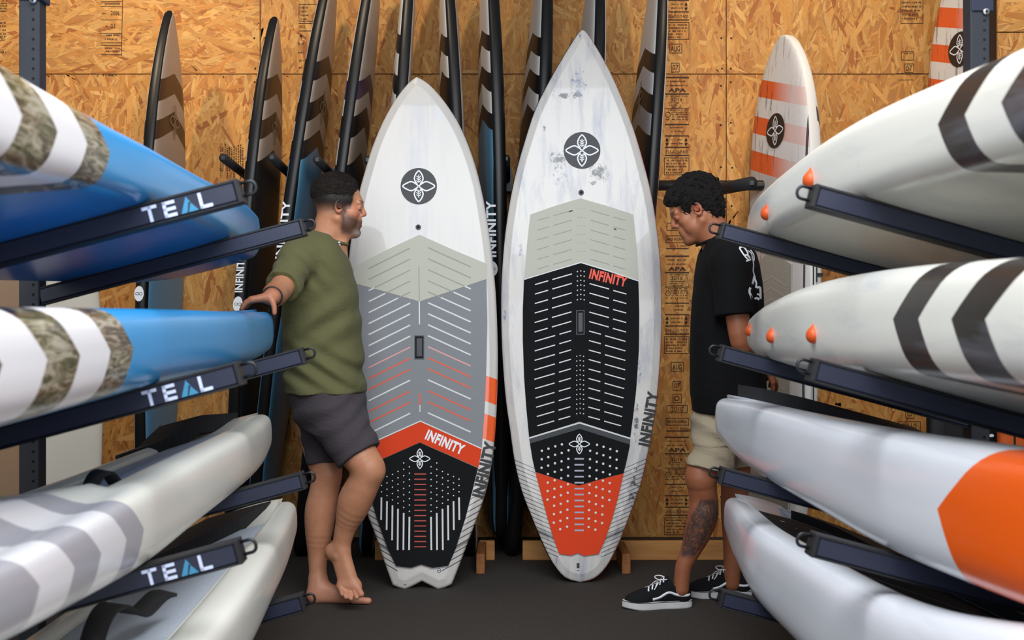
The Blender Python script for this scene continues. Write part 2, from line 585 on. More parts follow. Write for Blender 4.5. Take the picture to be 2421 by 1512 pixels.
for y in (103, 124, 143, 160): smallprint(g, 705, 718, y, 5, y)
link('grade_stamp', g.mesh('grade_stamp'), wall, M_ink)
g = Geo()
r5 = random.Random(5)
for k in range(11):
    x = 522 + k * 5.2; a = 340 + r5.uniform(0, 10)
    y = a
    while y < 420 - (k % 3) * 14:
        h = r5.uniform(1.5, 6); vs, fs = quad2(x - 1.2, y, x + 1.2, y + h); wp.px(g, vs, fs); y += h + r5.uniform(1, 3)
link('grade_stamp', g.mesh('grade_stamp'), wall, M_ink)

# ---------------------------------------------------- low timber base frame on the floor
def mat_wood(name, c0, c1, axis=0):
    m = NT(name)
    sc = [14, 14, 14]; sc[axis] = 1.2
    v = m.coords('Object', tuple(sc))
    n1 = m.noise(v, 1.6, 6, .6, 1.2)
    m.base(m.ramp(n1.outputs[0], [(.3, c0), (.7, c1)]))
    m.set(Roughness=.55)
    m.bump(n1.outputs[0], .15, .002)
    return m.mat
M_pineX = mat_wood('pine_board', srgb(176, 116, 58), srgb(214, 156, 90), 0)
M_pineY = mat_wood('pine_block', srgb(130, 78, 40), srgb(168, 108, 60), 1)
root = bpy.data.objects.new('timber_base_frame', None); COL.objects.link(root)
root.location = (0, 5.82, 0)
tag(root, 'low pine timber frame on the carpet along the chipboard wall, under the stored boards', 'timber frame')
def part_box(name, c, h, mat, parent, bev=.003):
    g = Geo(); g.box((0, 0, 0), h); me = g.mesh(name); bevel_mesh(me, bev, 1)
    o = link(name, me, parent, mat)
    o.location = Vector(c) - (parent.location if parent is not None else Vector((0, 0, 0)))
    return o
timber = root

# ================================================================== WALL RACK (padded pegs)
M_foam = plain('black_foam', srgb(30, 30, 32), .8, .12, 120, .3)
root = bpy.data.objects.new('peg_rack', None); COL.objects.link(root)
root.location = (0, WY - .03, 1.85)
tag(root, 'black foam padded pegs fixed to the chipboard wall, holding the upright boards', 'peg rack')
def child_from(geo, name, parent, mats, smooth=False):
    me = geo.mesh(name); fix_normals(me)
    o = link(name, me, parent, mats)
    if parent.parent is None: o.matrix_parent_inverse = Matrix.Translation(-parent.location)
    return o
g = Geo(); g.smooth = True
g.tube([(.1, 6.1, 1.805), (2.3, 6.1, 1.805)], .026, 12); child_from(g, 'rail', root, M_blacksat)
for (px, py, d) in ((528, 373, 5.72), (643, 372, 5.72), (750, 377, 5.72), (1196, 375, 5.95), (870, 378, 5.72)):
    t = P(px, py, d); x, z = t.x, t.z
    g = Geo(); g.smooth = True
    zb = z - .03
    g.tube([(x, d, z), (x, 6.33, 1.86 if True else zb)], .021, 14)
    pg = child_from(g, 'peg', root, M_foam)
    g = Geo(); g.box((x, 6.37, 1.86), (.03, .035, .06)); child_from(g, 'wall_plate', root, M_blacksat)
    g = Geo(); g.box((x, d - .003, z), (.009, .004, .009)); child_from(g, 'end_plug', pg, M_blacksat)
    g = Geo(); g.smooth = True; g.tube([(x + .045, 6.31, 1.86), (x + .045, 6.31, 1.70)], .008, 8); child_from(g, 'pin', pg, M_steel)
for (px, py, d) in ((1777, 432, 5.72), (2205, 434, 5.72)):
    t = P(px, py, d)
    g = Geo(); g.smooth = True; g.tube([t, (t.x - .09, 6.1, 1.785)], .03, 14)
    pg = child_from(g, 'peg', root, M_foam)
    g = Geo(); g.box((t.x, d - .003, t.z), (.010, .004, .010)); child_from(g, 'end_plug', pg, M_blacksat)

# ================================================================== SIDE RACKS
TH = .0367
CT, ST = math.cos(TH), math.sin(TH)
def RK(X, D, Z):
    return Vector((X * CT - D * ST, X * ST + D * CT, CAMH + Z))
RM = Matrix(((CT, -ST, 0), (ST, CT, 0), (0, 0, 1)))
SL = math.radians(15)

def rack(side, nearD, farD, endN, endF, levN, levF, postX, label):
    s = side
    base = RK(s * postX, (nearD + farD) / 2, -CAMH)
    root = bpy.data.objects.new('board_rack', None); COL.objects.link(root); root.location = base
    tag(root, label, 'rack')
    def ch(g, name, par, mats, bev=0, lab=None):
        me = g.mesh(name)
        if bev: bevel_mesh(me, bev, 1)
        else: fix_normals(me)
        o = link(name, me, par, mats, lab)
        if par is root: o.matrix_parent_inverse = Matrix.Translation(-base)
        return o
    for D in (nearD, farD):
        g = Geo()
        c = RK(s * postX, D, 0); c.z = 1.5
        g.box(c, (.029, .030, 1.5), RM)
        up = ch(g, 'upright', root, M_post, .003)
        g = Geo()
        fx, fy = RK(s * postX + .012, D - .0302, 0).x, RK(s * postX + .012, D - .0302, 0).y
        for k in range(58):
            z = CAMH + (CY - 38.5) / F * 3.59 - k * .0281
            if z < .08: break
            n = 10; r = .0042
            g.add([(fx + r * math.cos(2 * math.pi * i / n), fy - .0006, z + r * math.sin(2 * math.pi * i / n)) for i in range(n)], [tuple(range(n))])
        tag(ch(g, 'bolt_holes', up, M_hole), kind='stuff')
        g = Geo(); g.box(RK(s * postX, D, -CAMH + .01), (.12, .2, .01), RM); ch(g, 'foot', root, M_post, .003)
        g = Geo(); c = RK(s * postX + .006, D, 0); c.z = 2.10 if D == farD else 2.4
        g.box(c, (.033, .036, .035), RM); g2 = ch(g, 'bracket', root, M_navy, .003)
        g = Geo(); g.smooth = True
        q = RK(s * postX + .014, D - .036, 0); q.z = CAMH + (CY - 16) / F * 3.58
        g.tube([q, q - RM @ Vector((0, .005, 0))], .0095, 14)
        ch(g, 'bolt', g2, M_bolt)
        g = Geo(); g.box(q - RM @ Vector((0, .0055, 0)), (.0035, .0006, .0035), RM @ Matrix.Rotation(.6, 3, 'Y')); ch(g, 'bolt_slot', g2, M_hole)
    ca, sa = math.cos(SL), math.sin(SL)
    H = .043  # section height
    for D, xe, levs in ((nearD, endN, levN), (farD, endF, levF)):
        near = D == nearD
        for li, zt in enumerate(levs):
            # arm axes: e along the arm pointing to its free end, up normal
            e = RM @ Vector((-s * ca, 0, sa)); upv = RM @ Vector((s * sa, 0, ca)); dv = RM @ Vector((0, 1, 0))
            tipTop = RK(s * xe, D, zt)
            L = (postX - xe) / ca - .02
            A = Matrix((e, dv, upv)).transposed()
            c = tipTop - e * (L / 2) - upv * (H / 2 + .003)
            g = Geo(); g.box(c, (L / 2, .024, H / 2), A)
            arm = ch(g, 'arm', root, M_navy, .004)
            g = Geo(); g.box(tipTop - e * (L / 2) - upv * .0025, (L / 2, .026, .003), A)
            g.box(tipTop - e * (L / 2) - upv * (H + .005), (L / 2, .025, .002), A)
            ch(g, 'rubber_strip', arm, M_rubber, .001)
            g = Geo(); g.box(tipTop + e * .004 - upv * (H / 2 + .003), (.005, .026, H / 2 + .004), A)
            ch(g, 'end_cap', arm, M_rubber, .0015)
            hc = tipTop + e * .01 - upv * (H * .5); pts = []
            hw = .0135
            for t in range(9):
                w = math.pi * t / 8 - math.pi / 2
                pts.append(hc + e * (.018 + hw * .8 * math.cos(w)) + upv * hw * math.sin(w))
            pts = [hc - upv * hw] + pts + [hc + upv * hw]
            g = Geo(); g.smooth = True; g.tube(pts, .0036, 8)
            ch(g, 'wire_hook', arm, M_steel)
            if s < 0 and near and li < 3:
                # printed name: T E (blue peak) L
                pl = Plane(tipTop - dv * .0246 - upv * (H / 2 + .004), e, upv)
                def put(poly, g, off=.0006):
                    g.add([pl.w((x, y), off) for x, y in poly], [tuple(range(len(poly)))])
                g = Geo(); h = .0165
                x0 = -.196; lw = .0068
                def R(x, y, w, hh): put([(x, y), (x + w, y), (x + w, y + hh), (x, y + hh)], g)
                R(x0, h - lw, .031, lw); R(x0 + .0118, -h, lw, 2 * h)
                x1 = x0 + .043
                R(x1, -h, lw, 2 * h)
                for yy in (-h, -lw / 2, h - lw): R(x1, yy, .026, lw)
                x3 = x0 + .118
                R(x3, -h, lw, 2 * h); R(x3, -h, .026, lw)
                ch(g, 'lettering', arm, M_lab, lab='pale blue letters T, E and L')
                g = Geo(); x2 = x0 + .077
                put([(x2, -h), (x2 + .0125, -h), (x2 + .0195, .004), (x2 + .0165, h)], g)
                put([(x2 + .0165, h), (x2 + .0195, .004), (x2 + .0235, .003)], g)
                put([(x2 + .0155, -h), (x2 + .0365, -h), (x2 + .0235, .002)], g)
                ch(g, 'lettering', arm, M_tealblue, lab='blue peak standing for the letter A')
    return root

rack(-1, 2.57, 3.59, .482, .486, [.275, -.102, -.470, -.842], [.272, -.1015, -.4626, -.816], 1.253,
     'dark navy steel arm rack on the left side, its near arms lettered TEAL')
rack(1, 2.61, 3.62, .752, .7635, [.273, -.099, -.4725, -.845], [.266, -.096, -.458, -.8215], 1.524,
     'dark navy steel arm rack on the right side, arms unlettered')
# ================================================================== LONG BOARDS ON THE SIDE RACKS
RING = []
def ring_profile():
    """(a/W, h/t, tag) control loop: inner side, top, outer side, bottom"""
    up = [(0.0, .45), (0.002, .62), (.012, .80), (.045, .93), (.10, .99)]
    lo = [(.10, .0), (.04, .015), (.010, .12), (.001, .28)]
    return up, lo

def rack_board(side, rows, endD, mat, label, recess=None, dome=.015, nlen=90, pad=None, nose=.35, smooth=True):
    """rows: D, Xinner, ztop, zbot, width (all of the inner rail)"""
    s = side
    rows = sorted(rows)
    Ds = [r[0] for r in rows]
    def interp(D):
        if D > Ds[-1]:
            a, b = interp(Ds[-1] - .02), interp(Ds[-1])
            q = (D - Ds[-1]) / .02
            return [y + (y - x) * q * .8 for x, y in zip(a, b)]
        D = max(D, Ds[0])
        for i in range(len(rows) - 1):
            if D <= Ds[i + 1]: break
        p0 = rows[max(i - 1, 0)]; p1 = rows[i]; p2 = rows[i + 1]; p3 = rows[min(i + 2, len(rows) - 1)]
        t = (D - p1[0]) / (p2[0] - p1[0])
        out = []
        for k in range(1, 5):
            m1 = (p2[k] - p0[k]) / (p2[0] - p0[0]) * (p2[0] - p1[0])
            m2 = (p3[k] - p1[k]) / (p3[0] - p1[0]) * (p2[0] - p1[0])
            out.append((2 * t ** 3 - 3 * t * t + 1) * p1[k] + (t ** 3 - 2 * t * t + t) * m1 + (-2 * t ** 3 + 3 * t * t) * p2[k] + (t ** 3 - t * t) * m2)
        return out
    D0 = Ds[0]
    Dl = [D0 - .09, D0 - .08, D0 - .05] + list(np.linspace(D0, Ds[-1], nlen)) 
    eL = endD - Ds[-1]
    Dl += [Ds[-1] + eL * f for f in (.3, .55, .75, .88, .96, 1.0)]
    verts = []; us = []
    NR = None
    for D in Dl:
        X, zt, zb, Wd = interp(D)
        sh = 0.0
        if D > Ds[-1]:
            f = (D - Ds[-1]) / eL
            sh = 1 - math.sqrt(max(0, 1 - f * f))
        elif D < D0:
            f = (D0 - D) / .09
            sh = 1 - math.sqrt(max(0, 1 - f * f))
        t = zt - zb
        th = t * (1 - .55 * sh); zc = (zt + zb) / 2; zb2 = zc - th / 2
        W2 = Wd * (1 - .5 * sh); X2 = X + (Wd - W2) / 2
        up, lo = ring_profile()
        ra = min(.1 * .6 / max(W2, .2), .24)
        ctr = []
        # top part incl. dome / recess
        dm = dome(D) if callable(dome) else dome
        rc = recess(D) if recess else 0.0
        pts = []
        for a, h in up: pts.append((a * ra / .1, h * th))
        if rc > 0.001:
            for a, dh in ((.16, .0), (.19, -.6), (.21, -1.0), (.35, -1.0), (.5, -1.0)):
                pts.append((a, th + rc * dh))
        else:
            for a in (.16, .19, .21, .35, .5):
                pts.append((a, th + dm * math.sin(math.pi * a) ** .8 * (1 - sh)))
        top = pts + [(1 - a, h) for a, h in pts[-2::-1]]
        bot = [(a * ra / .1, h * th) for a, h in lo]
        bottom = [(1 - a, h) for a, h in bot[::-1]][::1] + [(.8, -.002), (.5, -.004), (.2, -.002)] + bot
        ring = top + bottom
        # densify with catmull-rom
        dense = cr(ring, 3, True)
        NR = len(dense)
        # arc length from the apex (start of the ring = inner mid side)
        acc = 0.0; ups = [0.0]
        for i in range(1, NR):
            acc += math.hypot((dense[i][0] - dense[i - 1][0]) * W2, dense[i][1] - dense[i - 1][1]); ups.append(acc)
        tot = acc + math.hypot((dense[0][0] - dense[-1][0]) * W2, dense[0][1] - dense[-1][1])
        for i, (a, h) in enumerate(dense):
            aa = a * W2
            slope = .268 * (1.0 if True else 0)
            verts.append(RK(s * (X2 + aa), D, zb2 + h - slope * (X2 - X + aa)))
            d1 = ups[i]; d2 = tot - ups[i]
            if d1 <= d2: sw = 1.55 * d1
            else: sw = .75 * min(d2, t * .5) + 2.4 * max(0, d2 - t * .5)
            us.append((D + sw, aa))
    n = len(Dl); fs = []
    for i in range(n - 1):
        for k in range(NR):
            k2 = (k + 1) % NR
            fs.append((i * NR + k, i * NR + k2, (i + 1) * NR + k2, (i + 1) * NR + k))
    fs.append(tuple(range(NR))[::-1]); fs.append(tuple((n - 1) * NR + k for k in range(NR)))
    org = RK(s * (rows[len(rows) // 2][1] + .3), 2.6, rows[len(rows) // 2][3])
    if s < 0: fs = [f[::-1] for f in fs]
    me = bpy.data.meshes.new('paddleboard')
    me.from_pydata([v - org for v in verts], [], fs)
    ul = me.uv_layers.new(name='UVMap')
    li = np.empty(len(me.loops), dtype=np.int32); me.loops.foreach_get('vertex_index', li)
    ul.data.foreach_set('uv', np.array(us)[li].ravel())
    me.polygons.foreach_set('use_smooth', [True] * len(me.polygons))
    o = link('paddleboard', me, None, mat, label, 'paddleboard')
    o.location = org
    def surf(D, afrac, h, off=0.0):
        X, zt, zb, Wd = interp(D)
        a = afrac * Wd
        return RK(s * (X + a), D, zt - .268 * a + h + off)
    o_surf = surf
    return o, surf, interp, org

def stripe_mat(name, stops, rough=.28, camo=None, coat=.2, wear=0.0, wearcol=None, base2=None):
    """bands along the board by chevron station; camo = list of (lo, hi)"""
    m = NT(name)
    uv = m.n('ShaderNodeUVMap', uv_map='UVMap')
    sp = m.n('ShaderNodeSeparateXYZ'); m.l(uv.outputs[0], sp.inputs[0])
    u = m.math('DIVIDE', sp.outputs[0], 5.0)
    c = m.ramp(u, [(max(0, a / 5.0), col) for a, col in stops], 'CONSTANT')
    if camo:
        st = [(0, 1.0 if camo[0][0] <= 0 else 0.0)]
        for lo, hi in camo:
            if lo > 0: st.append((lo / 5, 1.0))
            st.append((hi / 5, 0.0))
        mask = m.ramp(u, st, 'CONSTANT')
        v = m.coords('Object', (3.0, 1.3, 9.0))
        v2 = m.coords('Object', (22, 7.0, 60.0))
        a = m.noise(v2, 1.0, 8, .72, 1.6)
        b = m.noise(v, 1.6, 5, .6, .8)
        cc = m.ramp(a.outputs[0], [(.38, srgb(20, 17, 16)), (.46, srgb(74, 60, 46)), (.5, srgb(116, 98, 78)), (.54, srgb(160, 146, 126)), (.62, srgb(196, 186, 172))])
        c2 = m.ramp(b.outputs[0], [(.35, srgb(52, 42, 34)), (.47, srgb(120, 96, 72)), (.56, srgb(98, 108, 62)), (.7, srgb(120, 116, 104))])
        cc = m.mix(.34, cc, c2)
        cc = m.mix(m.ramp(m.noise(m.coords('Object', (2, 1.2, 4)), 2.3, 3, .6, .5).outputs[0], [(.42, 1.0), (.47, 0.0)]), cc, srgb(34, 20, 14))
        c = m.mix(mask, c, cc)
    v = m.coords('Object', (.6, .35, 2.0))
    nz = m.noise(v, 3.5, 7, .65, .4)
    if wear > 0:
        f = m.ramp(nz.outputs[0], [(.50, 0.0), (.66, wear)])
        c = m.mix(f, c, wearcol or srgb(150, 158, 172))
        sp2 = m.noise(m.coords('Object', (3, 1.6, 3)), 6, 5, .7)
        f2 = m.ramp(sp2.outputs[0], [(.71, 0.0), (.78, wear * 1.6)])
        c = m.mix(f2, c, srgb(60, 66, 80))
    m.base(c)
    m.set(Roughness=rough)
    m.bsdf.inputs['Coat Weight'].default_value = .06 if camo else coat
    if camo: m.bsdf.inputs['Specular IOR Level'].default_value = .3
    m.bsdf.inputs['Coat Roughness'].default_value = .12
    return m.mat

WHT = srgb(226, 224, 226); CRM = srgb(226, 224, 214); BLU = srgb(44, 144, 206)
m_L1 = stripe_mat('gloss_white_camo_blue', [(0, WHT), (2.22, BLU)], .25, [(0, .0001), (1.50, 1.60), (1.76, 1.917), (2.08, 2.22)])
m_L2 = stripe_mat('gloss_white_camo_blue_low', [(0, WHT), (2.27, BLU)], .25, [(1.0, 1.617), (1.79, 1.946), (2.116, 2.27)])
GR = srgb(168, 166, 172)
m_L3 = stripe_mat('white_with_pale_grey_bands', [(0, GR), (1.81, WHT), (1.975, GR), (2.14, WHT), (2.31, GR), (2.45, CRM)], .3)
m_L4 = stripe_mat('cream_plain', [(0, CRM), (1, CRM)], .3)
BK = srgb(44, 40, 38)
m_R1 = stripe_mat('cream_black_bands', [(0, CRM), (1.60, BK), (1.869, CRM), (1.994, BK), (2.11, CRM)], .3, wear=.35)
m_R2 = stripe_mat('cream_black_bands_low', [(0, CRM), (1.6, CRM), (1.70, BK)][:1] + [(1.62, CRM), (1.919, BK), (2.063, CRM), (2.218, BK), (2.346, CRM)], .3, wear=.45)
ORG = srgb(250, 98, 8)
m_R3 = stripe_mat('white_with_orange_nose', [(0, ORG), (2.256, srgb(232, 234, 240))], .22, wear=.12)
m_R4 = stripe_mat('white_plain_gloss', [(0, srgb(232, 234, 240)), (1, srgb(232, 234, 240))], .22, wear=.12)

L1, sL1, iL1, oL1 = rack_board(-1, [(.45, .74, .46, .36, .3), (1.0, .64, .40, .24, .54), (1.7, .635, .370, .212, .60), (2.2, .64, .362, .225, .60), (2.57, .643, .362, .232, .60), (3.1, .655, .362, .228, .57), (3.59, .672, .372, .222, .52), (4.0, .70, .378, .205, .44), (4.33, .725, .372, .200, .34)],
    4.42, m_L1, 'glossy blue paddleboard with camouflage chevrons, topmost on the left rack', dome=.03)
L2, sL2, iL2, oL2 = rack_board(-1, [(.45, .72, .02, -.08, .3), (1.0, .62, .025, -.13, .54), (1.6, .605, .026, -.142, .60), (2.57, .62, .026, -.139, .62), (3.1, .632, .024, -.141, .60), (3.59, .645, .022, -.144, .54), (4.0, .66, .022, -.142, .46), (4.33, .678, .022, -.130, .36)],
    4.41, m_L2, 'blue paddleboard with camouflage chevrons under the hand of the man in green', dome=.012)
L3, sL3, iL3, oL3 = rack_board(-1, [(.45, .72, -.24, -.32, .3), (1.0, .63, -.25, -.38, .52), (1.6, .62, -.315, -.440, .60), (2.03, .63, -.328, -.476, .62), (2.57, .643, -.332, -.512, .62), (3.1, .645, -.332, -.510, .60), (3.59, .642, -.332, -.504, .52), (4.0, .655, -.332, -.500, .42), (4.33, .684, -.338, -.486, .30)],
    4.42, m_L3, 'cream paddleboard with pale grey chevrons, third from top on the left rack', recess=lambda D: 0.03 * max(0, min(1, (D - 2.45) / .35)) * max(0, min(1, (4.3 - D) / .15)),
    dome=lambda D: .092 * max(0, min(1, (2.75 - D) / .8)) + .004)
L4, sL4, iL4, oL4 = rack_board(-1, [(.6, .66, -.56, -.68, .3), (1.2, .58, -.62, -.78, .5), (2.0, .53, -.655, -.845, .60), (2.57, .528, -.66, -.853, .62), (3.05, .532, -.66, -.846, .62), (3.59, .555, -.66, -.836, .55), (4.0, .575, -.655, -.826, .46), (4.36, .60, -.65, -.80, .32)],
    4.45, m_L4, 'cream paddleboard with recessed grey deck and strap, lowest on the left rack', recess=lambda D: .035 * max(0, min(1, (4.34 - D) / .15)))
R1, sR1, iR1, oR1 = rack_board(1, [(.5, .95, .42, .32, .3), (1.1, .86, .41, .24, .52), (1.8, .83, .425, .245, .62), (2.5, .83, .442, .252, .64), (2.9, .835, .432, .250, .62), (3.3, .85, .408, .244, .56), (3.62, .88, .398, .235, .50), (4.0, .935, .395, .228, .38), (4.28, .985, .380, .228, .26)],
    4.43, m_R1, 'white paddleboard with black chevrons, topmost on the right rack', dome=.012)
R2, sR2, iR2, oR2 = rack_board(1, [(.5, .95, .12, .0, .3), (1.1, .86, .11, -.10, .52), (1.83, .83, .106, -.104, .62), (2.35, .83, .110, -.110, .64), (2.8, .832, .102, -.120, .62), (3.15, .838, .084, -.124, .58), (3.62, .875, .048, -.130, .50), (4.0, .935, .025, -.135, .38), (4.28, .985, .005, -.130, .27)],
    4.43, m_R2, 'white paddleboard with two wide black chevrons, second from top on the right rack', dome=.004)
R3, sR3, iR3, oR3 = rack_board(1, [(.5, .97, -.16, -.30, .3), (1.1, .89, -.17, -.41, .52), (1.94, .88, -.205, -.466, .62), (2.61, .88, -.236, -.500, .64), (3.1, .877, -.252, -.498, .62), (3.62, .872, -.264, -.490, .54), (4.0, .873, -.272, -.476, .42), (4.34, .885, -.285, -.445, .28)],
    4.43, m_R3, 'glossy white paddleboard with a large orange nose, third from top on the right rack', dome=.012)
R4, sR4, iR4, oR4 = rack_board(1, [(.5, .95, -.40, -.55, .3), (1.1, .87, -.42, -.70, .52), (1.5, .85, -.41, -.76, .60), (1.87, .85, -.468, -.815, .62), (2.1, .85, -.512, -.845, .63), (2.34, .85, -.553, -.862, .64), (2.6, .85, -.583, -.872, .64), (2.9, .85, -.600, -.868, .62), (3.3, .848, -.612, -.862, .60), (3.62, .842, -.615, -.848, .54), (4.0, .87, -.615, -.815, .42), (4.34, .915, -.64, -.79, .26)],
    4.43, m_R4, 'glossy white paddleboard with recessed black deck, lowest on the right rack', recess=lambda D: .032 * max(0, min(1, (D - 1.1) / .5)) * max(0, min(1, (4.36 - D) / .1)))

def deck_patch(surf, parent, org, poly, mat, name, h, label=None, nv=6, thick=.006):
    """flexible pad: poly(D-fraction) gives (D, a0, a1) rows; laid on the deck at height h"""
    g = Geo(); g.smooth = False
    vs = []; n = len(poly)
    for (D, a0, a1) in poly:
        hh = h(D) if callable(h) else h
        for j in range(nv + 1):
            a = a0 + (a1 - a0) * j / nv
            vs.append(surf(D, a, hh) - org)
    base = len(vs)
    fs = []
    for i in range(n - 1):
        for j in range(nv):
            k = i * (nv + 1) + j
            fs.append((k, k + 1, k + nv + 2, k + nv + 1))
    # underside
    vs += [v - Vector((0, 0, thick)) for v in vs]
    edge = [i * (nv + 1) for i in range(n)] + [(n - 1) * (nv + 1) + j for j in range(1, nv + 1)] + [i * (nv + 1) + nv for i in range(n - 2, -1, -1)] + [j for j in range(nv - 1, 0, -1)]
    for i in range(len(edge)):
        a, b = edge[i], edge[(i + 1) % len(edge)]
        fs.append((a, b, b + base, a + base))
    g.add(vs, fs); me = g.mesh(name); fix_normals(me)
    return link(name, me, parent, mat, label)

def mat_grip(name, c, c2, sx=90, bump=.5):
    m = NT(name)
    v = m.coords('Object')
    w = m.n('ShaderNodeTexWave', wave_type='BANDS', bands_direction='Y'); w.inputs['Scale'].default_value = sx
    w.inputs['Distortion'].default_value = .3
    m.l(v, w.inputs[0])
    m.base(m.mix(w.outputs[1] if False else w.outputs[0], c, c2))
    m.set(Roughness=.8)
    m.bump(w.outputs[0], bump, .003)
    return m.mat
M_gripgrey = mat_grip('grey_deck_grip', srgb(176, 184, 198), srgb(196, 202, 214), 14)
M_padblack = mat_grip('black_deck_grip', srgb(24, 24, 27), srgb(30, 30, 34), 14, .1)
hr3 = lambda D: -0.03 + .006
deck_patch(sL3, L3, oL3, [(D, .24, .76) for D in np.linspace(2.85, 4.12, 14)], M_gripgrey, 'deck_grip', hr3)
deck_patch(sL3, L3, oL3, [(3.85, .93, .96), (4.0, .80, .97), (4.08, .66, .97), (4.14, .60, .97), (4.25, .50, .96), (4.36, .42, .95)], M_padblack, 'deck_pad', lambda D: .008 + .045 * max(0, min(1, (D - 4.02) / .1)) * (1 - .7 * max(0, min(1, (D - 4.14) / .2))), 'raised black deck pad', thick=.06)
hr4 = lambda D: -0.035 + .006
deck_patch(sL4, L4, oL4, [(D, .24, .80) for D in np.linspace(2.3, 4.16, 18)], M_gripgrey, 'deck_grip', hr4)
deck_patch(sL4, L4, oL4, [(3.7, .90, .96), (3.95, .65, .97), (4.15, .45, .97), (4.35, .28, .96)], M_padblack, 'deck_pad', lambda D: .014, 'black deck pad', thick=.05)
deck_patch(sR3, R3, oR3, [(3.55, .5, .9), (3.7, .3, .94), (3.95, .2, .95), (4.25, .2, .95)], M_padblack, 'deck_pad', lambda D: .03 + .02 * min(1, max(0, (D - 3.55) / .1)), 'raised black deck pad', thick=.06)
deck_patch(sR4, R4, oR4, [(D, .215, .785) for D in np.linspace(1.7, 4.27, 26)], M_padblack, 'deck_pad', lambda D: -.032 + .006, 'black deck pad')
deck_patch(sR4, R4, oR4, [(D, .79, .95) for D in np.linspace(1.7, 4.27, 26)], M_padblack, 'deck_pad', lambda D: .005, 'black deck pad', nv=3, thick=.03)
# white prints on the low right deck pad
g = Geo(); r9 = random.Random(3)
for (D, a, w, l) in ((4.0, .40, .02, .03), (3.9, .43, .01, .015), (3.82, .45, .015, .02), (3.7, .45, .025, .05), (3.55, .42, .02, .05), (3.5, .46, .05, .012), (3.46, .44, .04, .02), (3.43, .48, .03, .03), (3.38, .45, .05, .015)):
    g.add([sR4(D + dd, a + aa, -.024) - oR4 for dd, aa in ((-l / 2, -w), (-l / 2 + .01, w), (l / 2, w), (l / 2 - .01, -w))], [(0, 1, 2, 3)])
g.add([sR4(3.2 + dd, a, -.024) - oR4 for dd, a in ((0, .26), (.006, .26), (-.44, .74), (-.446, .74))], [(0, 1, 2, 3)])
link('deck_print', g.mesh('deck_print'), R4, M_white)
g = Geo()
for (D, a) in ((3.62, .72), (3.66, .72), (3.70, .73), (3.58, .72)):
    g.add([sL3(D + dd, a + aa, .0225) - oL3 for dd, aa in ((-.012, -.02), (-.006, .02), (.012, .02), (.006, -.02))], [(0, 1, 2, 3)])
link('deck_print', g.mesh('deck_print'), L3, M_white)

# orange teardrop plugs on the two upper right boards
M_plug = plain('orange_rubber', srgb(206, 82, 28), .45, .05)
def side_pt(surf, interp, D, hf):
    X, zt, zb, Wd = interp(D)
    return surf(D, 0.0, -(zt - zb) * (1 - hf))
def plug(D, hf, surf, interp, parent, org, r=.022):
    c = side_pt(surf, interp, D, hf) - org
    g = Geo(); g.smooth = True
    prof = [(-1.15, .0), (-1.05, .45), (-.8, .8), (-.4, 1.0), (0, 1.02), (.4, .93), (.8, .62), (1.1, .3), (1.45, .05)]
    vs = []; n = 14
    for (t, rr) in prof:
        for k in range(n):
            w = 2 * math.pi * k / n
            vs.append((c.x - (.5 + .5 * 0) * 0 + rr * r * .75 * math.cos(w), c.y + rr * r * math.sin(w), c.z + t * r * .8))
    fs = []
    for i in range(len(prof) - 1):
        for k in range(n):
            fs.append((i * n + k, i * n + (k + 1) % n, (i + 1) * n + (k + 1) % n, (i + 1) * n + k))
    g.add(vs, fs)
    me = g.mesh('vent_plug'); fix_normals(me)
    return link('vent_plug', me, parent, M_plug, 'orange rubber plug')
def find_D(px, surf, interp, hf):
    best = None
    for D in np.linspace(2.2, 4.4, 440):
        q = side_pt(surf, interp, D, hf); x = CX + F * q.x / q.y
        if best is None or abs(x - px) < best[0]: best = (abs(x - px), D)
    return best[1]
for px, hf, r in ((1813, .33, .0235), (1917, .42, .026)): plug(find_D(px, sR1, iR1, hf), hf, sR1, iR1, R1, oR1, r)
for px, hf, r in ((1773, .50, .022), (1826, .33, .0225), (1923, .32, .0235)): plug(find_D(px, sR2, iR2, hf), hf, sR2, iR2, R2, oR2, r)

# carry strap on the lowest left board, and the handle behind the third
M_strap = plain('black_webbing', srgb(20, 20, 23), .75, .15, 200, .3)
def strap(surf, parent, org, pts, w, name='carry_strap', label='black webbing strap with a small pale patch'):
    g = Geo(); g.smooth = True
    P3 = [surf(D, a, h) - org for D, a, h in pts]
    P3 = [Vector(p) for p in cr([tuple(p) for p in P3], 5)]
    vs = []
    side = RM @ Vector((1, .15, -.2)).normalized()
    for i, p in enumerate(P3):
        t = (P3[min(i + 1, len(P3) - 1)] - P3[max(i - 1, 0)]).normalized()
        sd = (side - t * side.dot(t)).normalized(); nn = t.cross(sd)
        for a, b in ((-1, -1), (1, -1), (1, 1), (-1, 1)):
            vs.append(p + sd * a * w / 2 + nn * b * .004)
    fs = []
    for i in range(len(P3) - 1):
        for k in range(4): fs.append((i * 4 + k, i * 4 + (k + 1) % 4, i * 4 + 4 + (k + 1) % 4, i * 4 + 4 + k))
    fs += [(0, 1, 2, 3), tuple(len(vs) - 4 + k for k in range(4))]
    g.add(vs, fs); me = g.mesh(name); fix_normals(me)
    return link(name, me, parent, M_strap, label)
strap(sL4, L4, oL4, [(2.52, .40, -.03), (2.56, .405, .02), (2.62, .41, .062), (2.70, .415, .082), (2.78, .41, .075), (2.83, .39, .045), (2.87, .36, .03), (2.95, .33, .042), (3.0, .31, .035)], .05)
strap(sL3, L3, oL3, [(2.84, .36, -.03), (2.86, .36, -.005), (2.89, .355, .012), (2.92, .35, .015), (2.95, .345, .010), (2.98, .34, -.008), (3.0, .335, -.025)], .035)
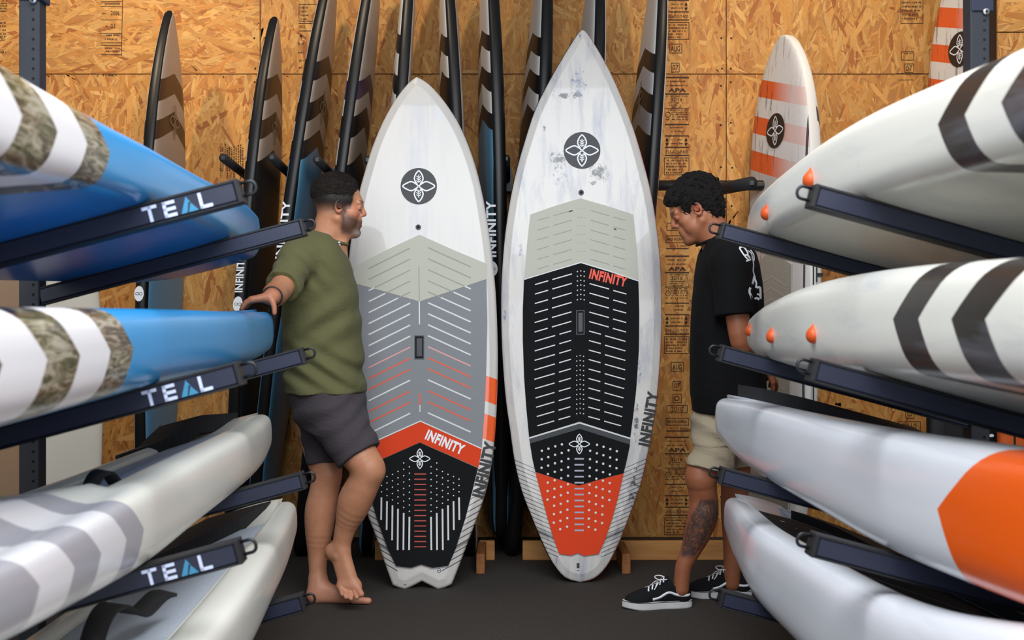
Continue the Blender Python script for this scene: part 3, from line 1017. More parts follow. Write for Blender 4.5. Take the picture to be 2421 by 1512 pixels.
# ================================================================== BOARDS STANDING IN THE WALL RACK
def wall_board(name_label, line, d0, hw, ht, zt, zb, mats, group=None, yaw=0.0, lin=0.0, blunt=False, tail=.55, nose_pow=.5, nz=70, sgn=0, thick_end=.35):
    """line: (x at z=0, x at z=2.5); d0 centre distance; hw half width; zt/zb top and bottom heights"""
    def xc(z): return line[0] + (line[1] - line[0]) * z / 2.5
    cy_, sy_ = math.cos(yaw), math.sin(yaw)
    L = zt - zb
    def half(z):
        t = (z - zb) / L
        if blunt and t > .45: return hw * max(0.0, 1 - ((t - .45) / .55) ** 4.2) ** .62
        w = hw * (tail + (1 - tail) * math.sin(min(1, t / .45) * math.pi / 2)) if t < .45 else hw * max(0.0, 1 - ((t - .45) / .55) ** 2.6) ** .8
        return w
    zs = [zb + .0, zb + .006, zb + .02, zb + .045] + list(np.linspace(zb + .09, zt - .12, nz)) + [zt - f for f in (.09, .065, .045, .028, .015, .006, .001)]
    vs = []; uv = []; n = 36
    for z in zs:
        t = (z - zb) / L
        w = half(z); h = ht * (1 - .5 * max(0, (t - .72) / .28) ** 2)
        if z < zb + .09:
            q = math.sqrt(max(0.02, 1 - ((zb + .09 - z) / .09) ** 2)); h *= .4 + .6 * q; w *= .82 + .18 * q
        w = max(w, .006); h = min(h, max(.006, w * .9 + .004))
        for k in range(n):
            a = 2 * math.pi * k / n
            ca, sa = math.cos(a), math.sin(a)
            e = .36
            yy = w * (abs(ca) ** e) * (1 if ca > 0 else -1)
            xx = h * (abs(sa) ** .55) * (1 if sa > 0 else -1)
            # xx: thickness direction, yy: across the board
            vs.append(Vector((xc(z) + xx * cy_ + yy * sy_, d0 - xx * sy_ + yy * cy_, z)))
            uv.append((z + lin * (.5 - yy / hw / 2) if lin else z + .33 * abs(yy), yy / hw))
    fs = []
    for i in range(len(zs) - 1):
        for k in range(n):
            fs.append((i * n + k, i * n + (k + 1) % n, (i + 1) * n + (k + 1) % n, (i + 1) * n + k))
    fs.append(tuple(range(n))[::-1]); fs.append(tuple((len(zs) - 1) * n + k for k in range(n)))
    org = Vector((xc(zb), d0, zb))
    me = bpy.data.meshes.new('paddleboard')
    me.from_pydata([v - org for v in vs], [], fs)
    ul = me.uv_layers.new(name='UVMap')
    li = np.empty(len(me.loops), dtype=np.int32); me.loops.foreach_get('vertex_index', li)
    ul.data.foreach_set('uv', np.array(uv)[li].ravel())
    me.polygons.foreach_set('use_smooth', [True] * len(me.polygons))
    o = link('paddleboard', me, None, mats, name_label, 'paddleboard', group)
    o.location = org
    o2 = {'xc': xc, 'half': half, 'd0': d0, 'yaw': yaw, 'ht': ht, 'org': org, 'obj': o, 'zb': zb, 'zt': zt, 'hw': hw}
    return o2

def face_mat(name, right, left, railcol=srgb(15, 14, 15), rail=.9, railw=.985, pin=None, rough=.4, wear=0.0, fade=False, vstripes=None, ztop=None):
    """right/left: stop lists (height, colour) for each face; rail colour on the edge"""
    m = NT(name)
    uv = m.n('ShaderNodeUVMap', uv_map='UVMap')
    sp = m.n('ShaderNodeSeparateXYZ'); m.l(uv.outputs[0], sp.inputs[0])
    u = m.math('DIVIDE', sp.outputs[0], 3.2); av = m.math('ABSOLUTE', sp.outputs[1])
    geo = m.n('ShaderNodeNewGeometry')
    tr = m.n('ShaderNodeVectorTransform', vector_type='NORMAL', convert_from='WORLD', convert_to='OBJECT')
    m.l(geo.outputs['Normal'], tr.inputs[0])
    s2 = m.n('ShaderNodeSeparateXYZ'); m.l(tr.outputs[0], s2.inputs[0])
    cR = m.ramp(u, [(a / 3.2, c) for a, c in right], 'CONSTANT')
    cL = m.ramp(u, [(a / 3.2, c) for a, c in left], 'CONSTANT')
    if vstripes:
        bandz, cols = vstripes
        vs_ = m.ramp(m.math('ADD', m.math('MULTIPLY', sp.outputs[1], .5), .5), cols, 'CONSTANT')
        f = m.math('LESS_THAN', sp.outputs[0], bandz)
        cL = m.mix(f, cL, vs_); cR = m.mix(f, cR, vs_)
    isR = m.math('GREATER_THAN', s2.outputs[0], 0.0)
    c = m.mix(isR, cL, cR)
    if wear:
        nz = m.noise(m.coords('Object', (9, 9, .8)), 5, 6, .7, .3)
        c = m.mix(m.ramp(nz.outputs[0], [(.56, 0.0), (.64, wear)]), c, srgb(60, 54, 52))
        n2 = m.noise(m.coords('Object', (1, 1.4, .5)), 2.5, 3, .5)
    if fade:
        f = m.ramp(sp.outputs[1], [(.0, 1.0), (.5, 0.0)]) if fade > 0 else m.ramp(m.math('ADD', m.math('MULTIPLY', sp.outputs[1], .5), .5), [(.28, .72), (.58, 0.0)])
        c = m.mix(f, c, srgb(226, 222, 220))
    if pin:
        f = m.math('MULTIPLY', m.math('GREATER_THAN', av, pin[0]), m.math('LESS_THAN', av, pin[1]))
        c = m.mix(m.math('MULTIPLY', f, .9), c, srgb(26, 24, 26))
    f = m.math('GREATER_THAN', av, rail)
    nx = m.math('ABSOLUTE', s2.outputs[0])
    f2 = m.math('LESS_THAN', nx, railw if railw < .98 else .8)
    c = m.mix(m.math('MAXIMUM', f, 0.0) if rail < 1 else f2, c, railcol)
    c = m.mix(f2, c, railcol)
    m.base(c)
    m.set(Roughness=rough)
    m.bsdf.inputs['Specular IOR Level'].default_value = .35
    return m.mat

WH_SHADE = srgb(178, 158, 142); BK_SHADE = srgb(76, 54, 38); WH = srgb(226, 222, 216); BKF = srgb(24, 23, 24); SB = srgb(96, 150, 184)  # first two are white and black with warm dim shade in the colour
VDK = srgb(40, 33, 30)
def zpx(py, d): return CAMH + (CY - py) / F * d
# stops are heights along the stringer
def st_(base, pairs):  # descending description -> ascending stops
    return base + pairs
def chev(name, alt, us, last, rl=None, side='R', **k):
    """us: falling heights where the bands change; alt: the band colours from the nose down"""
    st = [(0, last)]
    n = len(us)
    for q, u in enumerate(reversed(us)):
        st.append((u, alt[(n - 1 - q) % len(alt)]))
    return st
def W_(us, last, alt): return chev('', alt, us, last)
u1 = [2.35, 2.25, 2.16, 2.07]
mB1 = face_mat('shade_tinted_chevron_a', [(0, SB), (1.80, WH_SHADE), (2.07, BK_SHADE), (2.16, WH_SHADE), (2.25, BK_SHADE), (2.35, WH_SHADE)], [(0, WH), (2.07, BKF), (2.16, WH)], rail=.93)
mB2 = face_mat('shade_tinted_chevron_b', [(0, VDK), (1.97, WH_SHADE), (2.067, BK_SHADE), (2.157, WH_SHADE), (2.25, BK_SHADE), (2.35, WH_SHADE)], [(0, VDK), (1.97, WH), (2.067, BKF), (2.157, WH), (2.25, BKF), (2.35, WH)], rail=.93)
mB3 = face_mat('shade_tinted_chevron_c', [(0, SB), (1.977, VDK), (2.067, WH_SHADE), (2.16, VDK), (2.25, WH_SHADE), (2.34, VDK), (2.433, WH_SHADE)], [(0, SB), (1.977, BKF), (2.067, WH), (2.16, BKF), (2.25, WH), (2.34, BKF), (2.44, WH)], rail=.93)
mB4 = face_mat('purple_banded_board', [(0, VDK), (1.957, WH_SHADE), (2.087, VDK), (2.177, WH_SHADE), (2.257, srgb(72, 48, 70)), (2.347, WH_SHADE)], [(0, VDK), (1.957, WH), (2.087, BKF), (2.177, WH), (2.257, srgb(58, 40, 110)), (2.347, WH)], rail=.93)  # right face bands repeat the left ones in painted shade tones
mB5 = face_mat('white_banded_board_a', [(0, WH_SHADE)], [(0, SB), (1.9, BKF), (2.2, WH), (2.287, BKF), (2.367, WH), (2.463, BKF), (2.555, WH)], rail=.93)
mB6 = face_mat('white_banded_board_b', [(0, WH_SHADE)], [(0, BKF), (2.361, WH), (2.453, BKF), (2.541, WH)], rail=.93)
mB7 = face_mat('white_banded_board_blue_tail', [(0, BKF)], [(0, SB), (2.113, BKF), (2.195, WH), (2.297, BKF), (2.377, WH), (2.48, BKF), (2.56, WH)], rail=.93,
               vstripes=(1.05, [(0, BKF), (.18, SB), (.26, BKF), (.36, SB), (.44, BKF), (.6, SB), (.66, BKF)]))
mB8 = face_mat('white_banded_board_c', [(0, BKF)], [(0, BKF), (2.19, WH), (2.287, BKF), (2.367, WH), (2.461, BKF), (2.543, WH)], rail=.93)
mB9 = face_mat('plain_white_board_black_rail', [(0, WH)], [(0, WH)], rail=.9)
mB10 = face_mat('white_board_wide_bands', [(0, WH)], [(0, BKF), (2.095, srgb(150, 150, 152)), (2.19, BKF), (2.283, srgb(196, 196, 198)), (2.377, BKF), (2.47, WH)], rail=.92)

wb = []
D0 = 6.045
def xat(px, d): return (px - CX) / F * d
def mk(label, top, bot, zt, mat, hw=.325, zb=.093, **k):
    # top/bot: (px, py) of the front rail; the rail stands at about d=5.65 high and 5.6 low
    x1 = xat(top[0], 5.80); z1 = zpx(top[1], 5.80); x0 = xat(bot[0], 5.72); z0 = zpx(bot[1], 5.72)
    sl = (x1 - x0) / (z1 - z0)
    a = x0 - sl * z0
    w = wall_board(label, (a, a + sl * 2.5), D0, hw, .042, zt, zb, mat, **k)
    wb.append(w); return w
G1 = 'paddleboards stored upright in the wall rack'
B1 = mk('upright white and black chevron paddleboard with painted shade, leftmost on the wall', (360, 200), (332, 700), 2.66, mB1, group=G1)
B2 = mk('upright paddleboard with shade-painted chevrons and dark lower half, second from left on the wall', (612, 200), (572, 640), 2.63, mB2, group=G1)
B3 = mk('upright paddleboard with shade-painted chevrons above a blue half, third from left in the wall rack', (727, 200), (640, 800), 2.92, mB3, group=G1)
B4 = mk('upright black railed paddleboard with a purple band, behind the head of the man in green', (845, 120), (715, 1150), 3.0, mB4, group=G1, zb=.004)
B5 = mk('upright banded paddleboard just behind the tip of the grey and orange board', (942, 120), (852, 1250), 3.05, mB5, group=G1, zb=.004, yaw=math.radians(-7.5))
B6 = mk('upright black paddleboard with white bands, right of the grey and orange board\'s tip', (1057, 120), (1098, 1300), 3.0, mB6, group=G1, zb=.004, yaw=math.radians(-7.5))
B7 = mk('upright white banded paddleboard with blue lower half, between the two display boards', (1157, 150), (1172, 1150), 3.05, mB7, group=G1, yaw=math.radians(-7.5))
B8 = mk('upright black and white banded paddleboard left of the tall white board\'s tip', (1274, 150), (1206, 1250), 3.05, mB8, group=G1, zb=.004, yaw=math.radians(-7.5))
B9 = mk('upright plain white paddleboard with black rail behind the tall board\'s tip', (1408, 60), (1330, 1250), 2.98, mB9, group=G1, yaw=math.radians(-7.5))
B10 = mk('upright paddleboard with wide white and black bands, right of the tall white board\'s tip', (1548, 200), (1462, 1250), 3.0, mB10, yaw=math.radians(-4), hw=.33, group=G1)

# timber frame pieces, split round the boards that stand on the carpet
gaps = sorted(w['xc'](.05) for w in (B4, B5, B6, B8))
edges = [-2.9] + [e for q in gaps for e in (q - .066, q + .066)] + [3.05]
for a_, b_ in zip(edges[::2], edges[1::2]):
    part_box('rail_board', ((a_ + b_) / 2, 5.83, .045), ((b_ - a_) / 2, .019, .045), M_pineX, timber)
for px in (580, 1136, 1481, 1900):
    part_box('cross_block', (xat(px, 5.5), 5.655, .045), (.0195, .152, .045), M_pineY, timber)

def rail_text(B, z0, z1, txt='INFINITY', logo=True, flip=False, w=.036, x=0.0, mat=None):
    """vertical lettering on the front rail"""
    zc = (z0 + z1) / 2
    y = B['d0'] - B['half'](zc) - .0015
    lean = (B['xc'](z1) - B['xc'](z0)) / (z1 - z0)
    dy = -(B['half'](z1) - B['half'](z0)) / (z1 - z0)
    O = Vector((B['xc'](zc) + x, y, zc))
    ez = Vector((lean, dy, 1)).normalized()
    pl = Plane(O, (1, 0, 0), ez)
    vs, fs, wd = glyphs(txt, .03)
    L = z1 - z0; g = Geo()
    sc = L / wd
    pts = []
    for gx, gy in vs:
        pts.append(pl.w((-gy * w, gx * sc), .001) - B['org'])
    g.add(pts, fs)
    link('lettering', g.mesh('lettering'), B['obj'], mat or M_white, 'white vertical letters' if mat is None else 'black vertical letters')
    if logo:
        g = Geo(); n = 20
        g.add([pl.w((w * .62 * math.cos(2 * math.pi * k / n), -L / 2 - .055 + .036 * math.sin(2 * math.pi * k / n)), .001) - B['org'] for k in range(n)], [tuple(range(n))])
        link('round_logo', g.mesh('round_logo'), B['obj'], M_white)
        g = Geo()
        for k in (-1, 1):
            v2, f2 = stroke([(k * .008 + .008 * math.cos(t * .628), -L / 2 - .055 + .006 * math.sin(t * .628)) for t in range(10)], .002, True)
            g.add([pl.w(p, .0018) - B['org'] for p in v2], f2)
        link('logo_mark', g.mesh('logo_mark'), B['obj'], M_black)
rail_text(B1, zpx(665, 5.64), zpx(560, 5.64), x=-.006)
rail_text(B2, zpx(690, 5.64), zpx(600, 5.64), x=-.008)
rail_text(B3, zpx(610, 5.64), zpx(470, 5.64), x=-.01, logo=False)
rail_text(B7, zpx(605, 5.62), zpx(470, 5.62), x=-.002, w=.044)

# two orange banded boards standing turned towards the room on the right
ORB = srgb(232, 100, 48)
mO2 = face_mat('white_orange_banded_worn', [(0, WH)], [(0, srgb(196, 190, 184)), (1.905, ORB), (2.007, WH), (2.10, ORB), (2.185, WH), (2.283, ORB), (2.372, WH), (2.455, ORB), (2.546, WH), (2.633, ORB), (2.73, WH)], railcol=WH, rail=.97, wear=.8, fade=-1, railw=.5, pin=(.84, .885))
mO = face_mat('white_orange_banded_worn_short', [(0, WH)], [(0, srgb(196, 190, 184)), (1.905, ORB), (2.007, WH), (2.10, ORB), (2.185, WH), (2.283, ORB), (2.372, WH)], railcol=WH, rail=.97, wear=.8, fade=-1, railw=.5, pin=(.84, .885))
yaw = math.radians(-19)
def turned(label, x0, x1, d0, zt, ht=.05, hw=.30, mat=mO, yaw=yaw):
    w = wall_board(label, (x0, x1), d0, hw, ht, zt, .093, mat, yaw=yaw, group=G1, tail=.62, lin=.16, blunt=True)
    return w
B11 = turned('worn white paddleboard with orange bands, standing behind the man in black', xat(1870, 6.0) - .06, xat(1858, 6.0), 6.0, zpx(88, 6.05))
B12 = turned('worn white paddleboard with orange bands behind the right rack upright', xat(2300, 6.0) - .02, xat(2290, 6.0), 6.0, 2.95, mat=mO2)
def on_face(B, side=-1, off=.0015):
    yw = B['yaw']
    ex = Vector((math.sin(yw), math.cos(yw), 0))
    nrm = Vector((side * math.cos(yw), -side * math.sin(yw), 0))
    zc = 1.9
    O = Vector((B['xc'](zc), B['d0'], zc)) + nrm * (B['ht'] + off)
    lean = (B['xc'](2.5) - B['xc'](0)) / 2.5
    return Plane(O, ex, Vector((lean, 0, 1)))
def logo_on(B, z, r, black=True, side=-1):
    pl = on_face(B, side)
    g = Geo(); n = 32
    if black:
        g.add([pl.w((r * math.cos(2 * math.pi * k / n), z - 1.9 + r * math.sin(2 * math.pi * k / n)), .001) - B['org'] for k in range(n)], [tuple(range(n))])
        link('round_logo', g.mesh('round_logo'), B['obj'], plain('dark_brown_print', srgb(44, 34, 32), .5))
    return pl
class Flat:
    """plane whose pixel space is its own metres (for emblem strokes)"""
    def __init__(s, pl, org): s.pl = pl; s.org = org
    def px(s, geo, vs, fs, off=.002):
        geo.add([s.pl.w((x, y), off) - s.org for x, y in vs], fs)
def emblem_on(B, z, r, mat, side=-1, off=.002):
    pl = on_face(B, side); g = Geo()
    emblem(Flat(pl, B['org']), 0.0, z - 1.9, r, g, off=off)
    link('emblem', g.mesh('emblem'), B['obj'], mat)
logo_on(B11, zpx(310, 6.0), .085); emblem_on(B11, zpx(310, 6.0), .072, M_white)
logo_on(B12, zpx(118, 6.0), .085); emblem_on(B12, zpx(118, 6.0), .072, M_white)
M_taupeline = plain('pale_taupe_print', srgb(150, 132, 112), .5)
for B, z in ((B1, zpx(285, 6.0)), (B2, zpx(300, 6.0)), (B3, zpx(250, 6.0))):
    emblem_on(B, z, .085, M_taupeline, side=1)
emblem_on(B10, zpx(225, 6.0), .08, M_taupeline)
# grey grip, edge line and side lettering on the lower half of the worn board
pl = on_face(B11)
mG = plain('grey_taupe_grip', srgb(168, 162, 150), .8, .06, 160, .4)
g = Geo(); prism(g, Flat(pl, B11['org']).pl, [(-.17, -1.7), (.22, -1.7), (.24, -.9), (.22, -.52), (.02, -.42), (-.17, -.5)], 0, .005)
g.v = [tuple(Vector(v) - B11['org']) for v in g.v]
me = g.mesh('deck_grip'); fix_normals(me); gp = link('deck_grip', me, B11['obj'], mG)
g = Geo()
for k in range(13):
    zc = -.55 - k * .055
    v2, f2 = stroke([(-.13, zc - .05), (.01, zc), (.16, zc - .05)], .005)
    g.add([pl.w(p, .0062) - B11['org'] for p in v2], f2)
link('grip_grooves', g.mesh('grip_grooves'), gp, plain('pale_groove', srgb(196, 190, 178), .7), kind='stuff')
rt = Plane(Vector((B11['xc'](1.4), 6.0, 1.4)) + Vector((math.sin(yaw), math.cos(yaw), 0)) * -.305, (1, .05, 0), (0, 0, 1))
g = Geo()
vs, fs, wd = glyphs('INFINITY', .03)
g.add([rt.w((-gy * .034 + .008, gx * .45 / wd - .17), .003) - B11['org'] for gx, gy in vs], fs)
g.add([rt.w(p, .003) - B11['org'] for p in ((-.024, .06), (-.018, .06), (-.018, -.7), (-.024, -.7))], [(0, 1, 2, 3)])
link('lettering', g.mesh('lettering'), B11['obj'], M_black, 'black vertical letters')

# cream boards half hidden behind the left rack, black board behind the right rack
mC = face_mat('cream_board_plain', [(0, srgb(206, 198, 182))], [(0, srgb(206, 198, 182))], railcol=srgb(190, 180, 160), rail=2, railw=.01)
BC = wall_board('cream paddleboard standing behind the left rack upright', (xat(150, 5.6), xat(150, 5.6)), 5.7, .14, .03, 1.75, .005, mC, yaw=math.radians(66), group=G1, tail=.8)
mC2 = face_mat('tan_board_plain', [(0, srgb(150, 120, 92))], [(0, srgb(150, 120, 92))], railcol=srgb(226, 222, 214), rail=.9, railw=.3)
BC2 = wall_board('tan paddleboard with a white rail standing at the far left edge', (xat(20, 5.6), xat(20, 5.6)), 5.7, .16, .03, 1.75, .005, mC2, yaw=math.radians(60), group=G1, tail=.8)
mK = face_mat('black_board_plain', [(0, BKF)], [(0, BKF)], rail=2, railw=.01)
BK_ = wall_board('black paddleboard standing flat behind the right rack', (xat(2282, 5.3), xat(2282, 5.3)), 5.25, .185, .03, 1.6, .005, mK, yaw=math.radians(88), group=G1, tail=.95)
pk = Plane((xat(2282, 5.3), 5.25 - .032, 1.0), (1, 0, 0), (0, 0, 1))
g = Geo()
for a, b in ((2291, 2297), (2300, 2305), (2307, 2313)):
    v2, f2 = quad2(a, 1010, b, 1034); pk.px(g, v2, f2, .002)
pk.px(g, *disc2(2344, 1029, 6, 10, 4), off=.002)
g.v = [tuple(Vector(v) - BK_['org']) for v in g.v]
link('side_print', g.mesh('side_print'), BK_['obj'], M_white)
mOr = face_mat('orange_board_plain', [(0, srgb(190, 84, 24))], [(0, srgb(190, 84, 24))], rail=2, railw=.01)
BO = wall_board('orange paddleboard at the far right edge behind the rack', (xat(2425, 5.2), xat(2425, 5.2)), 5.15, .14, .03, 1.6, .005, mOr, yaw=math.radians(88), group=G1, tail=.95)

# ================================================================== THE TWO DISPLAY BOARDS
def display_plane(d_base, d_top, top_py, base_py):
    zt = zpx(top_py, d_top); zb = zpx(base_py, d_base)
    return Plane(((0), d_base, zb), (1, 0, 0), (0, d_top - d_base, zt - zb))

def inset(poly, r):
    n = len(poly); out = []
    for i in range(n):
        (x0, y0), (x1, y1), (x2, y2) = poly[i - 1], poly[i], poly[(i + 1) % n]
        a = (y1 - y0, x0 - x1); b = (y2 - y1, x1 - x2)
        la = math.hypot(*a) or 1; lb = math.hypot(*b) or 1
        nx, ny = a[0] / la + b[0] / lb, a[1] / la + b[1] / lb
        ln = math.hypot(nx, ny) or 1
        k = r / max(.5, ln / 2)
        out.append((x1 - nx / ln * k, y1 - ny / ln * k))
    it = max(range(n), key=lambda q: poly[q][1]); ib = min(range(n), key=lambda q: poly[q][1])
    tx, ty = poly[it]; bx = sum(p[0] for p in poly[:]) / n; by = poly[ib][1]
    res = []
    for (ox, oy), (qx, qy) in zip(poly, out):
        ax = bx + (tx - bx) * (oy - by) / (ty - by)
        if oy > ty - .25:
            lim = ty - 1.25 * r
            qy = min(qy, lim)
            if ox > ax + 1e-5: qx = max(qx, ax + .0006 + (ox - ax) * .25)
            elif ox < ax - 1e-5: qx = min(qx, ax - .0006 + (ox - ax) * .25)
            else: qx = ax
        res.append((qx, qy))
    return res
def area2(p): return sum(p[i - 1][0] * p[i][1] - p[i][0] * p[i - 1][1] for i in range(len(p))) / 2

def display_board(pl, outline_px, thick, mat_front, side_fn, label, ridge=.012):
    poly = [pl.loc(*p) for p in outline_px]
    if area2(poly) < 0: poly = poly[::-1]
    # outward normals need a counter clockwise polygon; inset moves inwards
    prof = [(.040, 0.0), (.034, .0), (.030, -.0022), (.012, -.0040), (.004, -.008), (.0, -.020), (.0, -thick * .55), (.006, -thick * .8), (.022, -thick * .97), (.045, -thick)]
    rings = [inset(poly, r) for r, _ in prof]
    n = len(poly); vs = []; uv = []
    for (r, off), ring in zip(prof, rings):
        for p in ring: vs.append(pl.w(p, off)); uv.append(p)
    fs = []; mi = []
    fs.append(tuple(range(n))); mi.append(0)
    for i in range(len(prof) - 1):
        for k in range(n):
            k2 = (k + 1) % n
            fs.append((i * n + k, (i + 1) * n + k, (i + 1) * n + k2, i * n + k2))
            mi.append(0 if i < 4 else side_fn(poly[k]))
    fs.append(tuple((len(prof) - 1) * n + k for k in range(n))[::-1]); mi.append(0)
    org = Vector(pl.O) + pl.ex * poly[0][0] * 0
    cx = sum(p[0] for p in poly) / n
    org = pl.O + pl.ex * cx
    me = bpy.data.meshes.new('paddleboard')
    me.from_pydata([v - org for v in vs], [], fs)
    ul = me.uv_layers.new(name='UVMap')
    li = np.empty(len(me.loops), dtype=np.int32); me.loops.foreach_get('vertex_index', li)
    ul.data.foreach_set('uv', np.array(uv)[li].ravel())
    me.polygons.foreach_set('material_index', mi)
    me.polygons.foreach_set('use_smooth', [i > 0 for i in range(len(fs))])
    o = link('paddleboard', me, None, mat_front, label, 'paddleboard')
    o.location = org
    return o, org, poly

def smudge_mat(name, pl, cx_px, smudges, lines=None, stripes=None, streak=.25, band=None):
    m = NT(name)
    uv = m.n('ShaderNodeUVMap', uv_map='UVMap')
    sp = m.n('ShaderNodeSeparateXYZ'); m.l(uv.outputs[0], sp.inputs[0])
    X, Y = sp.outputs[0], sp.outputs[1]
    mp = m.n('ShaderNodeMapping'); mp.inputs['Scale'].default_value = (9, 1.6, 1); m.l(uv.outputs[0], mp.inputs[0])
    n1 = m.noise(mp.outputs[0], 2.0, 7, .65, .5)
    base = srgb(203, 198, 192)
    c = m.mix(m.math('MULTIPLY', m.ramp(n1.outputs[0], [(.48, 0.0), (.70, 1.0)]), streak), base, srgb(132, 138, 160))
    if band:  # faint grey stringer band
        x0, x1, y0, y1 = band
        f = m.math('MULTIPLY', m.math('MULTIPLY', m.math('GREATER_THAN', X, x0), m.math('LESS_THAN', X, x1)), m.math('MULTIPLY', m.math('GREATER_THAN', Y, y0), m.math('LESS_THAN', Y, y1)))
        nb = m.noise(mp.outputs[0], 3.5, 5, .7)
        c = m.mix(m.math('MULTIPLY', f, m.ramp(nb.outputs[0], [(.4, .08), (.65, .42)])), c, srgb(160, 166, 188))
    n2 = m.noise(uv.outputs[0], 46, 6, .75, .6)
    for (px, py, rx, ry, dens, col) in smudges:
        a, b = pl.loc(px, py); a2, b2 = pl.loc(px + rx, py - ry)
        rx2, ry2 = abs(a2 - a), abs(b2 - b)
        dx = m.math('DIVIDE', m.math('SUBTRACT', X, a), rx2); dy = m.math('DIVIDE', m.math('SUBTRACT', Y, b), ry2)
        r = m.math('SQRT', m.math('ADD', m.math('MULTIPLY', dx, dx), m.math('MULTIPLY', dy, dy)))
        f = m.math('SUBTRACT', m.math('MULTIPLY', m.math('SUBTRACT', 1.0, r), dens), m.math('MULTIPLY', m.math('SUBTRACT', n2.outputs[0], .47), 5.0))
        f = m.math('MULTIPLY', m.math('MULTIPLY', f, 1.6, clamp=True), m.math('LESS_THAN', r, 1.0))
        c = m.mix(m.math('MULTIPLY', f, .92), c, col)
    if stripes:  # orange bands on the right border: (y_lo, y_hi), x0, slope
        x0, sl, bands, col = stripes
        yy = m.math('ADD', Y, m.math('MULTIPLY', m.math('SUBTRACT', X, x0), sl))
        f = 0.0
        for lo, hi in bands:
            q = m.math('MULTIPLY', m.math('GREATER_THAN', yy, lo), m.math('LESS_THAN', yy, hi))
            f = m.math('MAXIMUM', f, q)
        f = m.math('MULTIPLY', f, m.math('GREATER_THAN', X, x0 - .02))
        c = m.mix(f, c, col)
    if lines:  # thin diagonal pin lines near the tail
        cx, k, per, duty, lo, hi, dark = lines
        yy = m.math('SUBTRACT', Y, m.math('MULTIPLY', m.math('ABSOLUTE', m.math('SUBTRACT', X, cx)), k))
        fr = m.math('FRACT', m.math('DIVIDE', yy, per))
        f = m.math('MULTIPLY', m.math('LESS_THAN', fr, duty), m.math('MULTIPLY', m.math('GREATER_THAN', yy, lo), m.math('LESS_THAN', yy, hi)))
        f = m.math('MULTIPLY', f, m.math('GREATER_THAN', m.math('ABSOLUTE', m.math('SUBTRACT', X, cx)), .093))
        c = m.mix(m.math('MULTIPLY', f, .8), c, srgb(36, 38, 44))
        for y0, y1 in dark:
            t = m.math('SUBTRACT', 1.0, m.math('ABSOLUTE', m.math('DIVIDE', m.math('SUBTRACT', yy, (y0 + y1) / 2), (y1 - y0) / 2)), clamp=True)
            t = m.math('MULTIPLY', t, m.math('GREATER_THAN', m.math('ABSOLUTE', m.math('SUBTRACT', X, cx)), .093))
            c = m.mix(m.math('MULTIPLY', t, .75), c, srgb(40, 42, 48))
    m.base(c)
    m.set(Roughness=.32)
    m.bsdf.inputs['Coat Weight'].default_value = .3
    return m.mat

def mat_pad(name, col, bump=.35, rough=.85):
    m = NT(name)
    uv = m.n('ShaderNodeTexCoord')
    c1 = m.n('ShaderNodeTexChecker'); c1.inputs['Scale'].default_value = 260
    m.l(uv.outputs['Object'], c1.inputs[0])
    k = .90
    dk = tuple(c * k for c in col[:3]) + (1,)
    m.base(m.mix(c1.outputs[1], col, dk)); m.set(Roughness=rough); m.bsdf.inputs['Specular IOR Level'].default_value = .25
    m.bump(c1.outputs[1], bump, .001)
    return m.mat
P_cream = mat_pad('pad_warm_grey', srgb(196, 196, 182)); P_grey = mat_pad('pad_mid_grey', srgb(140, 143, 147)); P_orange = mat_pad('pad_orange', srgb(226, 70, 34))
P_black = mat_pad('pad_black', srgb(15, 16, 19)); P_dgrey = mat_pad('pad_dark_grey', srgb(78, 80, 84))
M_groove = plain('groove_white', srgb(214, 214, 212), .5, .03); M_grooveor = plain('groove_orange', srgb(224, 82, 44), .5)
M_groovecr = plain('groove_cream', srgb(150, 150, 140), .6); M_groovepk = plain('groove_pink', srgb(214, 150, 150), .5)
M_barred = plain('bar_red', srgb(186, 66, 48), .5); M_barlil = plain('bar_lilac_grey', srgb(170, 168, 186), .5)

def local(g, org):
    g.v = [tuple(Vector(v) - org) for v in g.v]; return g
def pad(pl, parent, org, px_poly, mat, name='traction_pad', t=.005, label=None):
    g = Geo(); prism(g, pl, [pl.loc(*p) for p in px_poly], .0, t)
    me = local(g, org).mesh(name); fix_normals(me)
    return link(name, me, parent, mat, label)
def flat(pl, parent, org, items, mat, name, off=.0056, label=None, kind=None):
    g = Geo()
    for vs, fs in items: pl.px(g, vs, fs, off)
    return link(name, local(g, org).mesh(name), parent, mat, label, kind=kind)
def txt(pl, parent, org, s, cx, cy, h, ang, width, mat, off=.0062, label=None, bold=.045):
    g = Geo(); pl.text(g, s, cx, cy, h, ang, width, bold, off)
    return link('lettering', local(g, org).mesh('lettering'), parent, mat, label)
def emb(pl, parent, org, cx, cy, r, mat, off, width=.085, name='emblem'):
    g = Geo(); emblem(pl, cx, cy, r, g, width, off)
    return link(name, local(g, org).mesh(name), parent, mat)

